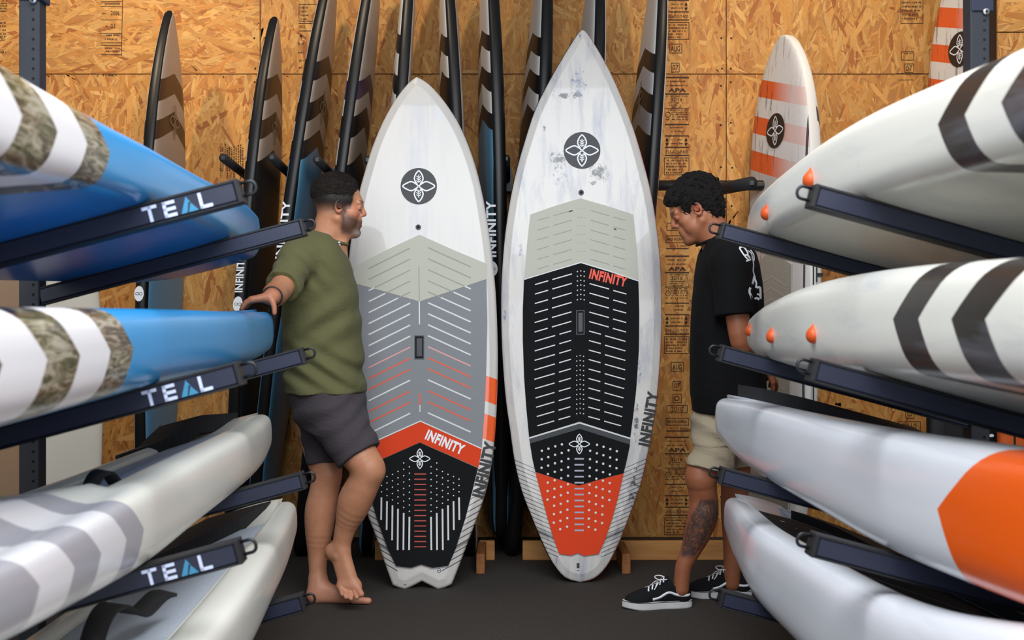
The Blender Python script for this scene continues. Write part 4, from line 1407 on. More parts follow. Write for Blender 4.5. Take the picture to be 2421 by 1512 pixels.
# ---- grey and orange board (left)
pA = display_plane(5.20, 5.55, 178, 1393)
RA = [(984, 178), (1006, 190), (1030, 212), (1060, 250), (1090, 300), (1118, 370), (1137, 440), (1152, 520), (1163, 600), (1171, 680), (1175, 760), (1177, 850), (1175, 940), (1170, 1030), (1162, 1097), (1149, 1160), (1132, 1212), (1108, 1276), (1086, 1335), (1068, 1381)]
LA = [(927, 1383), (908, 1330), (886, 1264), (863, 1203), (842, 1110), (828, 1030), (819, 940), (815, 850), (815, 760), (818, 680), (824, 600), (835, 520), (847, 455), (862, 400), (879, 345), (904, 285), (932, 235), (962, 196), (984, 178)]
outA = cr(RA, 3) + [(1052, 1389), (1035, 1394), (1016, 1384), (997, 1374), (976, 1385), (957, 1394), (940, 1389)] + cr(LA, 3)[:-1]
loc = pA.loc
xs0 = loc(1140, 940)[0]
mA = smudge_mat('white_gloss_grey_band', pA, 990, [(1035, 270, 14, 22, .5, srgb(190, 196, 214))],
                lines=(loc(994, 1200)[0], .55, .0235, .22, loc(0, 1340)[1] - .55 * .19 + .02, loc(0, 1190)[1] - .0, [(loc(0, 1308)[1] - .07, loc(0, 1296)[1] - .07)]),
                stripes=(xs0, .35, [(loc(0, 945)[1], loc(0, 884)[1]), (loc(0, 1035)[1], loc(0, 975)[1])], srgb(238, 92, 30)), streak=.10,
                band=(loc(968, 400)[0], loc(1012, 400)[0], loc(0, 570)[1], loc(0, 245)[1]))
# the bands belong to the right border only
dA, oA, polyA = display_board(pA, outA, .095, mA, lambda p: 0, 'white display board with grey and orange pads and notched tail beside the man in green')
pad(pA, dA, oA, [(992, 555), (1070, 590), (1149, 623), (1150, 660), (1070, 687), (992, 713), (920, 692), (846, 672), (836, 668), (836, 631), (910, 593)], P_cream, label='warm grey front pad')
pad(pA, dA, oA, [(992, 713.5), (1070, 687.5), (1150, 660.5), (1152, 760), (1150, 860), (1146, 960), (1139, 1058), (1070, 1028), (994, 994), (920, 1027), (846, 1060), (841, 960), (836, 860), (834, 760), (836, 668.5), (846, 672.5), (920, 692.5)], P_grey, label='grey middle pad')
pad(pA, dA, oA, [(994, 997), (1139, 1061), (1131, 1105), (993, 1045), (857, 1105), (847, 1063)], P_orange, label='orange chevron pad')
tpA = pad(pA, dA, oA, [(993, 1046), (1130, 1106), (1119, 1150), (1100, 1225), (1078, 1295), (1060, 1336), (1023, 1341), (996, 1333), (972, 1341), (937, 1337), (917, 1295), (892, 1225), (871, 1150), (858, 1106)], P_black, t=.011, label='black tail pad')
flat(pA, dA, oA, [stroke([(847, 1060.5), (994, 995), (1139, 1060)], 3)], M_groove, 'pad_edge_line')
wh, og, cm, pk_ = [], [], [], []
for i in range(16):
    y = 585.5 + 26 * i
    for pts in (((1012, y), (1113, y + 45.5)), ((970, y + 1), (872, y + 49.5))):
        s_ = stroke([pts[0], pts[1]], 3.4 if i > 4 else 2.6)
        if i < 2: cm.append(s_)
        elif i < 5:
            # crosses from the cream pad into the grey one
            f = (.86, .60, .30)[i - 2]
            (x0, y0), (x1, y1) = pts
            xm, ym = x0 + (x1 - x0) * f, y0 + (y1 - y0) * f
            cm.append(stroke([pts[0], (xm, ym)], 2.4)); wh.append(stroke([(xm, ym), pts[1]], 3.2))
        elif i == 9: pk_.append(s_)
        elif i in (10, 11, 13, 14): og.append(s_)
        else: wh.append(s_)
cm.append(stroke([(990.5, 630), (991.5, 712)], 2)); wh.append(stroke([(991.5, 712), (992, 767)], 2.8))
og.append(stroke([(993, 929), (993, 957)], 3.6)); wh.append(stroke([(993, 957), (993, 973)], 2.4))
flat(pA, dA, oA, wh, M_groove, 'white_grooves', kind='stuff'); flat(pA, dA, oA, og, M_grooveor, 'orange_grooves', kind='stuff')
flat(pA, dA, oA, cm, M_groovecr, 'shallow_grooves', kind='stuff'); flat(pA, dA, oA, pk_, M_groovepk, 'pink_grooves', kind='stuff')
def slot(pl, parent, org, x0, y0, x1, y1, fr=2.2, col=M_hole):
    g = Geo(); a = [pl.loc(x0, y1), pl.loc(x1, y1), pl.loc(x1, y0), pl.loc(x0, y0)]
    prism(g, pl, a, .0, .0068); b = [(x0 + fr, y1 - fr), (x1 - fr, y1 - fr), (x1 - fr, y0 + fr), (x0 + fr, y0 + fr)]
    me = local(g, org).mesh('carry_handle'); fix_normals(me)
    h = link('carry_handle', me, parent, M_blackemb, 'recessed black carry handle')
    flat(pl, h, org, [quad2(x0 + fr, y0 + fr, x1 - fr, y1 - fr)], M_hole, 'grip_recess', .0072).parent = h
    q = (x0 + x1) / 2
    flat(pl, h, org, [quad2(x0 + fr * 2.4, y0 + fr * 3, x1 - fr * 2.2, y1 - fr * 3)], M_steel, 'grip_bar', .0078)
slot(pA, dA, oA, 980, 793, 1003, 849)
def valve(pl, parent, org, x, y, r=6):
    g = Geo(); prism(g, pl, [pl.loc(*p) for p in disc2(x, y, r, 18)[0]], 0, .004)
    me = local(g, org).mesh('vent_valve'); fix_normals(me); v = link('vent_valve', me, parent, M_blackemb)
    flat(pl, v, org, [disc2(x, y, r * .45, 12)], M_hole, 'valve_screw', .0044)
valve(pA, dA, oA, 989, 537, 6.4)
def roundlogo(pl, parent, org, x, y, r):
    g = Geo(); pl.px(g, *disc2(x, y, r, 56), off=.0008)
    lg = link('round_logo', local(g, org).mesh('round_logo'), parent, M_blackemb, 'charcoal disc with a white leaf emblem')
    emb(pl, lg, org, x, y, r * .88, M_white, .0016)
roundlogo(pA, dA, oA, 990, 440, 43)
txt(pA, dA, oA, 'INFINITY', 1052.5, 1045, 25, -23.5, 96, M_white, label='white word on the orange chevron')
txt(pA, dA, oA, 'INFINITY', 1145, 1109, 29, 77, 134, M_black, .0009, label='black word up the right border', bold=.05)
emb(pA, tpA, oA, 993, 1084, 24, M_white, .0118, .09)
flat(pA, tpA, oA, [stroke([(980, 1120 + i * 12.25), (1008, 1120 + i * 12.25)], 2.6) for i in range(15)], M_barred, 'red_bars', .0116, kind='stuff')
bars, dots = [], []
for k, (dx, y0, y1) in enumerate(((25, 1221, 1299), (38.5, 1212, 1299), (52, 1202, 1299), (65, 1194, 1276), (78, 1184, 1252), (91, 1175, 1228))):
    for s_ in (-1, 1):
        x = 994.5 + s_ * dx - (1 if s_ < 0 else 0)
        bars.append(stroke([(x, y0), (x + s_ * .8, y1)], 4.0))
        y = y0 - 13
        top = 1101 + (k - 1) * 5.5 if k > 1 else (1101 if k == 0 else 1092)
        while y > top - 4:
            dots.append(disc2(x, y, 1.7, 7)); y -= 15
flat(pA, tpA, oA, bars, M_groove, 'vertical_bars', .0116, kind='stuff'); flat(pA, tpA, oA, dots, M_groove, 'grip_dots', .0116, kind='stuff')
flat(pA, dA, oA, [stroke(disc2(1038, 1348, 4, 12, 5)[0], 1.2, True), stroke([(1035, 1348), (1041, 1348)], 1.2), stroke([(955, 1381), (961, 1380)], 1.4)], plain('navy_print', srgb(44, 52, 96), .5), 'tail_mark', .0009)

# ---- tall white, black and orange board (right)
pB = display_plane(5.32, 5.64, 67, 1378)
RB = [(1378, 67), (1386, 72), (1398, 88), (1422, 127), (1450, 180), (1480, 250), (1505, 320), (1525, 390), (1542, 460), (1555, 540), (1563, 620), (1566, 700), (1566, 780), (1562, 860), (1555, 940), (1545, 1010), (1532, 1080), (1515, 1150), (1490, 1220), (1462, 1290), (1435, 1340), (1406, 1368), (1372, 1378)]
LB = [(1372, 1378), (1335, 1366), (1305, 1330), (1280, 1280), (1255, 1220), (1232, 1160), (1215, 1090), (1205, 1020), (1195, 950), (1188, 870), (1184, 790), (1183, 700), (1186, 630), (1193, 550), (1205, 470), (1220, 400), (1240, 330), (1265, 255), (1300, 185), (1333, 128), (1358, 88), (1370, 72), (1378, 67)]
outB = cr(RB, 3)[:-1] + cr(LB, 3)[:-1]
loc = pB.loc
dk = srgb(36, 38, 48); bl = srgb(120, 128, 158)
mBf = smudge_mat('white_worn_deck', pB, 1376, [
    (1333, 226, 13, 8, 1.7, dk), (1364, 224, 20, 9, 1.2, dk), (1309, 226, 6, 14, .7, bl), (1368, 195, 20, 34, .55, bl), (1287, 303, 5, 9, 1.1, dk),
    (1416, 408, 26, 24, .9, dk), (1404, 432, 14, 6, .9, dk), (1322, 378, 26, 24, .55, dk), (1322, 420, 20, 26, .3, bl), (1372, 85, 4, 16, .8, srgb(110, 120, 130)),
    (1231, 590, 5, 26, .9, bl), (1194, 755, 5, 24, .8, bl), (1512, 885, 5, 40, .7, bl), (1505, 1000, 7, 50, .7, dk), (1500, 1160, 14, 60, .6, dk), (1302, 1130, 4, 20, .4, bl), (1500, 1268, 14, 14, .6, dk), (1316, 1336, 4, 26, .5, bl)],
                  lines=(loc(1370, 1200)[0], .42, .0178, .2, loc(0, 1297)[1] - .42 * .11 - .03, loc(0, 1108)[1] - .42 * .30 + .055, [(loc(0, 1244)[1] - .115, loc(0, 1224)[1] - .115)]), streak=.62)
M_railor = plain('rail_red_orange', srgb(214, 70, 34), .35); M_railbk = plain('rail_black', srgb(30, 30, 34), .4)
xc_ = loc(1376, 700)[0]
dB, oB, polyB = display_board(pB, outB, .10, [mBf, M_railor, M_railbk], lambda p: 1 if p[0] > xc_ else 2, 'tall white smudged display board with black and orange pads beside the man in black')
pad(pB, dB, oB, [(1372, 469), (1435, 487), (1497, 507), (1505, 585), (1509, 662), (1441, 640), (1373, 619), (1306, 638), (1240, 658), (1246, 580), (1254, 507), (1312, 487)], P_cream, label='warm grey front pad')
pad(pB, dB, oB, [(1373, 622), (1441, 643), (1509, 665), (1511, 740), (1510, 830), (1504, 920), (1497, 980), (1490, 1034), (1430, 1015), (1370, 996), (1310, 1015), (1251, 1033), (1244, 960), (1239, 890), (1236, 800), (1236, 730), (1239, 661), (1306, 641)], P_black, label='black middle pad')
flat(pB, dB, oB, [stroke([(1240, 660), (1306, 640), (1373, 620.5), (1441, 641), (1509, 664)], 3), stroke([(1251, 1035), (1370, 999), (1490, 1036)], 3.6)], M_groove, 'pad_edge_line')
pad(pB, dB, oB, [(1370, 1001), (1490, 1038), (1489, 1050), (1370, 1012.5), (1253, 1047), (1251, 1037)], P_dgrey, label='dark grey chevron pad')
tpB = pad(pB, dB, oB, [(1370, 1013), (1489, 1050.5), (1482, 1085), (1474, 1118), (1420, 1132), (1368, 1147), (1316, 1131), (1266, 1115), (1259, 1085), (1253, 1047.5)], P_black, t=.007, label='black tail pad')
orB = pad(pB, dB, oB, [(1368, 1147.5), (1420, 1132.5), (1474, 1118.5), (1462, 1170), (1447, 1225), (1430, 1275), (1415, 1308), (1381, 1313), (1366, 1306), (1350, 1312), (1322, 1308), (1310, 1275), (1295, 1225), (1280, 1170), (1266, 1115.5), (1316, 1131.5)], P_orange, t=.009, label='orange kick pad')
ds, lt = [], []
for i in range(16):
    y = 647.5 + 22.4 * i
    for s_ in (-1, 1):
        f = lambda x, yy: (1373 + s_ * (x - 1373) - i * .25, yy)
        segs = ((1394, 1440), (1450, 1481)) if i < 6 else ((1394, 1422), (1432, 1480))
        if s_ > 0 and i == 0: continue
        for a, b in segs:
            b2 = b - (i > 10) * (i - 10) * 1.6 if b > 1460 else b
            ds.append(stroke([f(a, y + (a - 1394) * .29 + (.5 if s_ > 0 else 0)), f(b2, y + (b2 - 1394) * .29)], 2.6))
for i in range(6):
    y = 497 + 23 * i
    for s_ in (-1, 1):
        for a, b in ((1396, 1440), (1450, 1478)):
            f = lambda x, yy: (1374 + s_ * (x - 1374), yy)
            lt.append(stroke([f(a, y + (a - 1394) * .29), f(b, y + (b - 1394) * .29)], 1.7))
    for dx in (-7, 0, 7): lt.append(disc2(1374 + dx, 494 + 20 * i, 1.3, 6))
for i in range(7):
    for dx in (-8, 0, 8): ds.append(disc2(1373 + dx, 642 + 11.1 * i - (1.5 if dx == 0 else 0), 1.6, 7))
for i in range(13):
    for dx in (-8, 0, 8): ds.append(disc2(1371.5 + dx, 842 + 11.3 * i - (1.5 if dx == 0 else 0), 1.5, 7))
flat(pB, dB, oB, ds, M_groove, 'white_grooves', kind='stuff'); flat(pB, dB, oB, lt, M_groovecr, 'shallow_grooves', kind='stuff')
flat(pB, dB, oB, [stroke([(1345, 501), (1354, 498)], 2.6), stroke([(1451, 541), (1457, 543)], 3)], M_black, 'pad_scuffs', .006)
txt(pB, dB, oB, 'INFINITY', 1438, 657, 24, -13.5, 90, plain('print_red_orange', srgb(236, 70, 40), .5), label='orange word on the black pad')
txt(pB, dB, oB, 'INFINITY', 1534, 989, 28, 80, 130, M_black, .0009, label='black word up the right border', bold=.05)
slot(pB, dB, oB, 1362, 733, 1382, 791)
valve(pB, dB, oB, 1374, 455, 6.4)
roundlogo(pB, dB, oB, 1376, 355.5, 43.5)
emb(pB, tpB, oB, 1369.5, 1049, 24, M_white, .0078, .09)
bl1 = [stroke([(1358, 1084 + 14.05 * i), (1380, 1084 + 14.05 * i)], 3.8) for i in range(13)]
flat(pB, tpB, oB, bl1[:5], M_barlil, 'lilac_bars', .0076, kind='stuff'); flat(pB, orB, oB, bl1[5:], M_barlil, 'lilac_bars', .0096, kind='stuff')
db, do = [], []
for dx, y0, n in ((25.5, 1065, 10), (41.5, 1051, 11), (57, 1055.5, 10), (73, 1061, 7), (88.5, 1066, 3)):
    for s_ in (-1, 1):
        for i in range(n):
            y = y0 + 20 * i - (1 if s_ < 0 else 0); x = 1369.5 + s_ * dx - .02 * (y - 1065)
            seam = 1147 - abs(x - 1368) * .29
            (db if y < seam - 2 else do).append(disc2(x, y, 2.9, 10))
flat(pB, tpB, oB, db, M_groove, 'grip_dots', .0076, kind='stuff'); flat(pB, orB, oB, do, M_groove, 'grip_dots', .0096, kind='stuff')
g = Geo(); prism(g, pB, [pB.loc(*p) for p in quad2(1363.5, 1330, 1370, 1342)[0]], 0, .002)
me = local(g, oB).mesh('leash_plug'); fix_normals(me); lp = link('leash_plug', me, dB, M_blackemb)
flat(pB, dB, oB, [quad2(1364, 1347, 1369, 1348.2)], M_blackemb, 'tail_mark', .0009)
# ================================================================== PEOPLE (one smooth surface per body)
from mathutils.bvhtree import BVHTree
def smooth_noise(x, y, z, s, seed=0):
    """cheap smooth pseudo noise, about -1..1"""
    a = np.sin(x * s * 1.0 + y * s * .73 + seed) + np.sin(y * s * 1.31 - z * s * .9 + seed * 2.1) + np.sin(z * s * 1.17 + x * s * .61 + seed * 3.7)
    b = np.sin((x + .3 * y) * s * 2.3 + a + seed) + np.sin((z - .4 * x) * s * 2.1 - a)
    return (a + .6 * b) / 4.2

def axis(segs):
    out = [segs[0][0]]
    for a, b, h in segs:
        n = max(1, int(round((b - a) / h)))
        out += [a + (b - a) * (i + 1) / n for i in range(n)]
    return np.array(out, dtype=np.float32)

class Vox:
    def __init__(s, xs, ys, zs):
        s.xs, s.ys, s.zs = xs, ys, zs
        s.F = np.full((len(xs), len(ys), len(zs)), .12, dtype=np.float32)
    def sl(s, lo, hi):
        i0, i1 = np.searchsorted(s.xs, lo[0]), np.searchsorted(s.xs, hi[0])
        j0, j1 = np.searchsorted(s.ys, lo[1]), np.searchsorted(s.ys, hi[1])
        k0, k1 = np.searchsorted(s.zs, lo[2]), np.searchsorted(s.zs, hi[2])
        return (slice(i0, i1), slice(j0, j1), slice(k0, k1))
    def grid(s, S):
        return np.meshgrid(s.xs[S[0]], s.ys[S[1]], s.zs[S[2]], indexing='ij', sparse=True)
    def put(s, S, d, k, sub=False):
        A = s.F[S]
        if sub:
            d = -d; h = np.clip(.5 - .5 * (A - d) / k, 0, 1)
            s.F[S] = A * (1 - h) + d * h + k * h * (1 - h)
        else:
            h = np.clip(.5 + .5 * (A - d) / k, 0, 1)
            s.F[S] = A * (1 - h) + d * h - k * h * (1 - h)
    def cap(s, p, q, r1, r2=None, k=.012, flat=None, ff=1.0, sub=False, cut=None):
        r2 = r1 if r2 is None else r2
        p = np.array(p, float); q = np.array(q, float); R = max(r1, r2) * max(1, ff) + k + .012
        S = s.sl(np.minimum(p, q) - R, np.maximum(p, q) + R)
        X, Y, Z = s.grid(S)
        v = q - p; L2 = float(v @ v) + 1e-12
        dx, dy, dz = X - p[0], Y - p[1], Z - p[2]
        t0 = (dx * v[0] + dy * v[1] + dz * v[2]) / L2
        t = np.clip(t0, 0, 1)
        ex, ey, ez = dx - t * v[0], dy - t * v[1], dz - t * v[2]
        if flat is not None:
            n = np.array(flat, float); n /= np.linalg.norm(n)
            c = (ex * n[0] + ey * n[1] + ez * n[2]) * (1 / ff - 1)
            ex, ey, ez = ex + c * n[0], ey + c * n[1], ez + c * n[2]
        d = np.sqrt(ex * ex + ey * ey + ez * ez) - (r1 + (r2 - r1) * t)
        if flat is not None and ff < 1: d = d * (.5 + .5 * ff)
        if cut: # flat end at q
            d = np.maximum(d, (t0 - 1) * math.sqrt(L2))
        s.put(S, d.astype(np.float32), k, sub)
    def chain(s, pts, rs, k=.012, n=4):
        q = cr([tuple(float(v) for v in p_) + (float(r_),) for p_, r_ in zip(pts, rs)], n)
        q = [(np.array(a[:3]), a[3]) for a in q]
        R = max(rs) + k + .012
        A = np.array([a[0] for a in q])
        S = s.sl(A.min(0) - R, A.max(0) + R); X, Y, Z = s.grid(S)
        D = None
        for (a, ra), (b, rb) in zip(q[:-1], q[1:]):
            v = b - a; L2 = float(v @ v) + 1e-12
            t = np.clip(((X - a[0]) * v[0] + (Y - a[1]) * v[1] + (Z - a[2]) * v[2]) / L2, 0, 1)
            d = np.sqrt((X - a[0] - t * v[0]) ** 2 + (Y - a[1] - t * v[1]) ** 2 + (Z - a[2] - t * v[2]) ** 2) - (ra + (rb - ra) * t)
            D = d if D is None else np.minimum(D, d)
        s.put(S, D.astype(np.float32), k)
    def ell(s, c, r, M=None, k=.012, sub=False):
        c = np.array(c, float); r = np.array(r, float); R = r.max() + k + .012
        S = s.sl(c - R, c + R); X, Y, Z = s.grid(S)
        dx, dy, dz = X - c[0], Y - c[1], Z - c[2]
        if M is not None:
            M = np.array(M, float)  # rows = local axes in world
            dx, dy, dz = (dx * M[0, 0] + dy * M[0, 1] + dz * M[0, 2], dx * M[1, 0] + dy * M[1, 1] + dz * M[1, 2], dx * M[2, 0] + dy * M[2, 1] + dz * M[2, 2])
        k0 = np.sqrt((dx / r[0]) ** 2 + (dy / r[1]) ** 2 + (dz / r[2]) ** 2)
        k1 = np.sqrt((dx / r[0] ** 2) ** 2 + (dy / r[1] ** 2) ** 2 + (dz / r[2] ** 2) ** 2) + 1e-9
        s.put(S, (k0 * (k0 - 1) / k1).astype(np.float32), k, sub)
    def slices(s, rows, cy, k=.015, z_lo=None, power=2.3):
        """rows: (z, x0, x1, hy[, cy]) stack of rounded cross-sections"""
        rows = sorted(rows); zz = np.array([r[0] for r in rows])
        lo = (min(r[1] for r in rows) - .05, cy - .3, rows[0][0] - .02); hi = (max(r[2] for r in rows) + .05, cy + .3, rows[-1][0] + .03)
        S = s.sl(lo, hi); X, Y, Z = s.grid(S)
        z1 = s.zs[S[2]]
        f = lambda i: np.interp(z1, zz, [r[i] for r in rows])
        cx = (f(1) + f(2)) / 2; hx = (f(2) - f(1)) / 2; hy = f(3); cyy = np.interp(z1, zz, [r[4] if len(r) > 4 else cy for r in rows])
        cx, hx, hy, cyy = [a[None, None, :] for a in (cx, hx, hy, cyy)]
        q = ((np.abs(X - cx) / hx) ** power + (np.abs(Y - cyy) / hy) ** power) ** (1 / power)
        d = (q - 1) * np.minimum(hx, hy)
        d = np.maximum(d, rows[0][0] - Z); d = np.maximum(d, Z - rows[-1][0])
        s.put(S, d.astype(np.float32), k)
    def fold(s, fn, lo=None, hi=None):
        S = s.sl(lo if lo is not None else (s.xs[0], s.ys[0], s.zs[0]), hi if hi is not None else (s.xs[-1] + 1, s.ys[-1] + 1, s.zs[-1] + 1))
        X, Y, Z = s.grid(S)
        A = s.F[S]
        s.F[S] = A + np.where(np.abs(A) < .03, fn(X, Y, Z), 0).astype(np.float32)
    def carve(s, fn, lo, hi):
        """keep only where fn <= 0"""
        S = s.sl(lo, hi); X, Y, Z = s.grid(S)
        s.F[S] = np.maximum(s.F[S], fn(X, Y, Z).astype(np.float32))
    def mesh(s, name, colfn=None, keep_all=False):
        F = s.F; neg = F < 0
        nx, ny, nz = F.shape
        c = np.zeros((nx - 1, ny - 1, nz - 1), dtype=np.uint8)
        for di in (0, 1):
            for dj in (0, 1):
                for dk in (0, 1): c += neg[di:nx - 1 + di, dj:ny - 1 + dj, dk:nz - 1 + dk]
        I, J, K = np.nonzero((c > 0) & (c < 8))
        ids = np.full(c.shape, -1, dtype=np.int32); ids[I, J, K] = np.arange(len(I), dtype=np.int32)
        del c
        acc = np.zeros((len(I), 3)); cnt = np.zeros(len(I))
        corners = [(a, b, d) for a in (0, 1) for b in (0, 1) for d in (0, 1)]
        val = {q: F[I + q[0], J + q[1], K + q[2]].astype(np.float64) for q in corners}
        for q in corners:
            for ax in range(3):
                if q[ax]: continue
                r = list(q); r[ax] = 1; r = tuple(r)
                a, b = val[q], val[r]; m = (a < 0) != (b < 0)
                t = np.where(m, a / np.where(a - b == 0, 1, a - b), 0)
                pos = [s.xs[I + q[0]].astype(np.float64), s.ys[J + q[1]].astype(np.float64), s.zs[K + q[2]].astype(np.float64)]
                end = [s.xs[I + r[0]], s.ys[J + r[1]], s.zs[K + r[2]]]
                for w in range(3): acc[:, w] += np.where(m, pos[w] + (end[w] - pos[w]) * t, 0)
                cnt += m
        V = acc / cnt[:, None]
        quads = []
        for ax in range(3):
            sh = [nx, ny, nz]; a = [slice(1, n - 1) for n in sh]; b = [slice(1, n - 1) for n in sh]
            a[ax] = slice(0, sh[ax] - 1); b[ax] = slice(1, sh[ax])
            na, nb = neg[tuple(a)], neg[tuple(b)]
            E = np.nonzero(na != nb)
            if len(E[0]) == 0: continue
            base = [E[w] + (0 if w == ax else 1) for w in range(3)]
            u, v = (ax + 1) % 3, (ax + 2) % 3
            def cell(du, dv):
                ii = [base[0].copy(), base[1].copy(), base[2].copy()]
                ii[u] = ii[u] - du; ii[v] = ii[v] - dv
                return ids[ii[0], ii[1], ii[2]]
            q = np.stack([cell(1, 1), cell(0, 1), cell(0, 0), cell(1, 0)], 1)
            flip = ~na[E]
            q[flip] = q[flip][:, ::-1]
            quads.append(q)
        Q = np.concatenate(quads); Q = Q[(Q >= 0).all(1)]
        s.V, s.Q = V, Q
        me = bpy.data.meshes.new(name)
        me.vertices.add(len(V)); me.vertices.foreach_set('co', V.astype(np.float32).ravel())
        me.loops.add(len(Q) * 4); me.loops.foreach_set('vertex_index', Q.astype(np.int32).ravel())
        me.polygons.add(len(Q)); me.polygons.foreach_set('loop_start', np.arange(0, len(Q) * 4, 4, dtype=np.int32))
        try: me.polygons.foreach_set('loop_total', np.full(len(Q), 4, dtype=np.int32))
        except Exception: pass
        me.polygons.foreach_set('use_smooth', np.ones(len(Q), dtype=bool))
        if colfn is not None:
            at = me.color_attributes.new('col', 'FLOAT_COLOR', 'POINT')
            at.data.foreach_set('color', colfn(V).astype(np.float32).ravel())
        me.update(); me.validate()
        return me

def skin_mat():
    m = NT('skin')
    at = m.n('ShaderNodeVertexColor', layer_name='col')
    v = m.coords()
    n1 = m.noise(v, 26, 4, .6); n2 = m.noise(v, 220, 3, .7)
    c = m.mix(.35, at.outputs[0], m.ramp(n1.outputs[0], [(.3, srgb(214, 178, 160)), (.7, (1, 1, 1, 1))]), 'MULTIPLY')
    # inked skin where the alpha of the colour is below one
    ink = m.math('SUBTRACT', 1.0, at.outputs[1])
    n3 = m.noise(v, 38, 6, .8, 1.4)
    f = m.math('MULTIPLY', ink, m.ramp(n3.outputs[0], [(.40, .25), (.52, .92)]))
    c = m.mix(f, c, srgb(52, 48, 50))
    m.base(c)
    m.set(Roughness=.52)
    m.bsdf.inputs['Subsurface Weight'].default_value = .06
    m.bsdf.inputs['Subsurface Radius'].default_value = (.01, .004, .002)
    m.bump(n2.outputs[0], .12, .001)
    return m.mat
M_skin = skin_mat()
def cloth_mat(name, col, scale=900, bump=.25, rough=.9, var=.1):
    m = NT(name)
    v = m.coords()
    w = m.noise(v, scale, 2, .5); b = m.noise(v, 9, 4, .6)
    dk = tuple(c * (1 - var) for c in col[:3]) + (1,); lt = tuple(min(1, c * (1 + var)) for c in col[:3]) + (1,)
    m.base(m.mix(b.outputs[0], dk, lt))
    m.set(Roughness=rough)
    m.bsdf.inputs['Sheen Weight'].default_value = .04 if sum(col[:3]) > .05 else 0.0
    m.bsdf.inputs['Specular IOR Level'].default_value = .2
    cr_ = m.noise(m.coords('Object', (1, 1, 2.2)), 16, 5, .6, 1.0)
    m.bump(m.math('ADD', m.math('MULTIPLY', w.outputs[0], .12), cr_.outputs[0]), bump, .012)
    return m.mat
M_olive = cloth_mat('olive_jersey', srgb(98, 97, 64), 900, .3)
M_char = cloth_mat('charcoal_canvas', srgb(68, 62, 66), 700, .45)
M_blk = cloth_mat('black_jersey', srgb(13, 13, 14), 900, .3)
M_khaki = cloth_mat('khaki_canvas', srgb(166, 152, 128), 700, .5)
def hair_mat(name, c0, c1):
    m = NT(name)
    v = m.coords('Object', (1, 1, 1))
    n = m.noise(v, 180, 4, .7, 2.0)
    m.base(m.mix(n.outputs[0], c0, c1)); m.set(Roughness=.7); m.bsdf.inputs['Specular IOR Level'].default_value = .25; m.bump(n.outputs[0], .8, .004)
    return m.mat
M_hairL = hair_mat('short_dark_hair', srgb(18, 14, 12), srgb(46, 36, 30))
M_hairR = hair_mat('black_curly_hair', srgb(9, 8, 8), srgb(30, 24, 22))

def head_frame(C, yaw, pitch, facing):
    """facing +1 looks to +x, -1 to -x; yaw turns away from the camera; pitch nods down"""
    f = np.array([facing * math.cos(yaw), math.sin(yaw), 0.0])
    up = np.array([0, 0, 1.0])
    f2 = f * math.cos(pitch) - up * math.sin(pitch)
    u2 = up * math.cos(pitch) + f * math.sin(pitch)
    l = np.cross(u2, f2)
    return np.array(C, float), np.array([f2, l, u2])

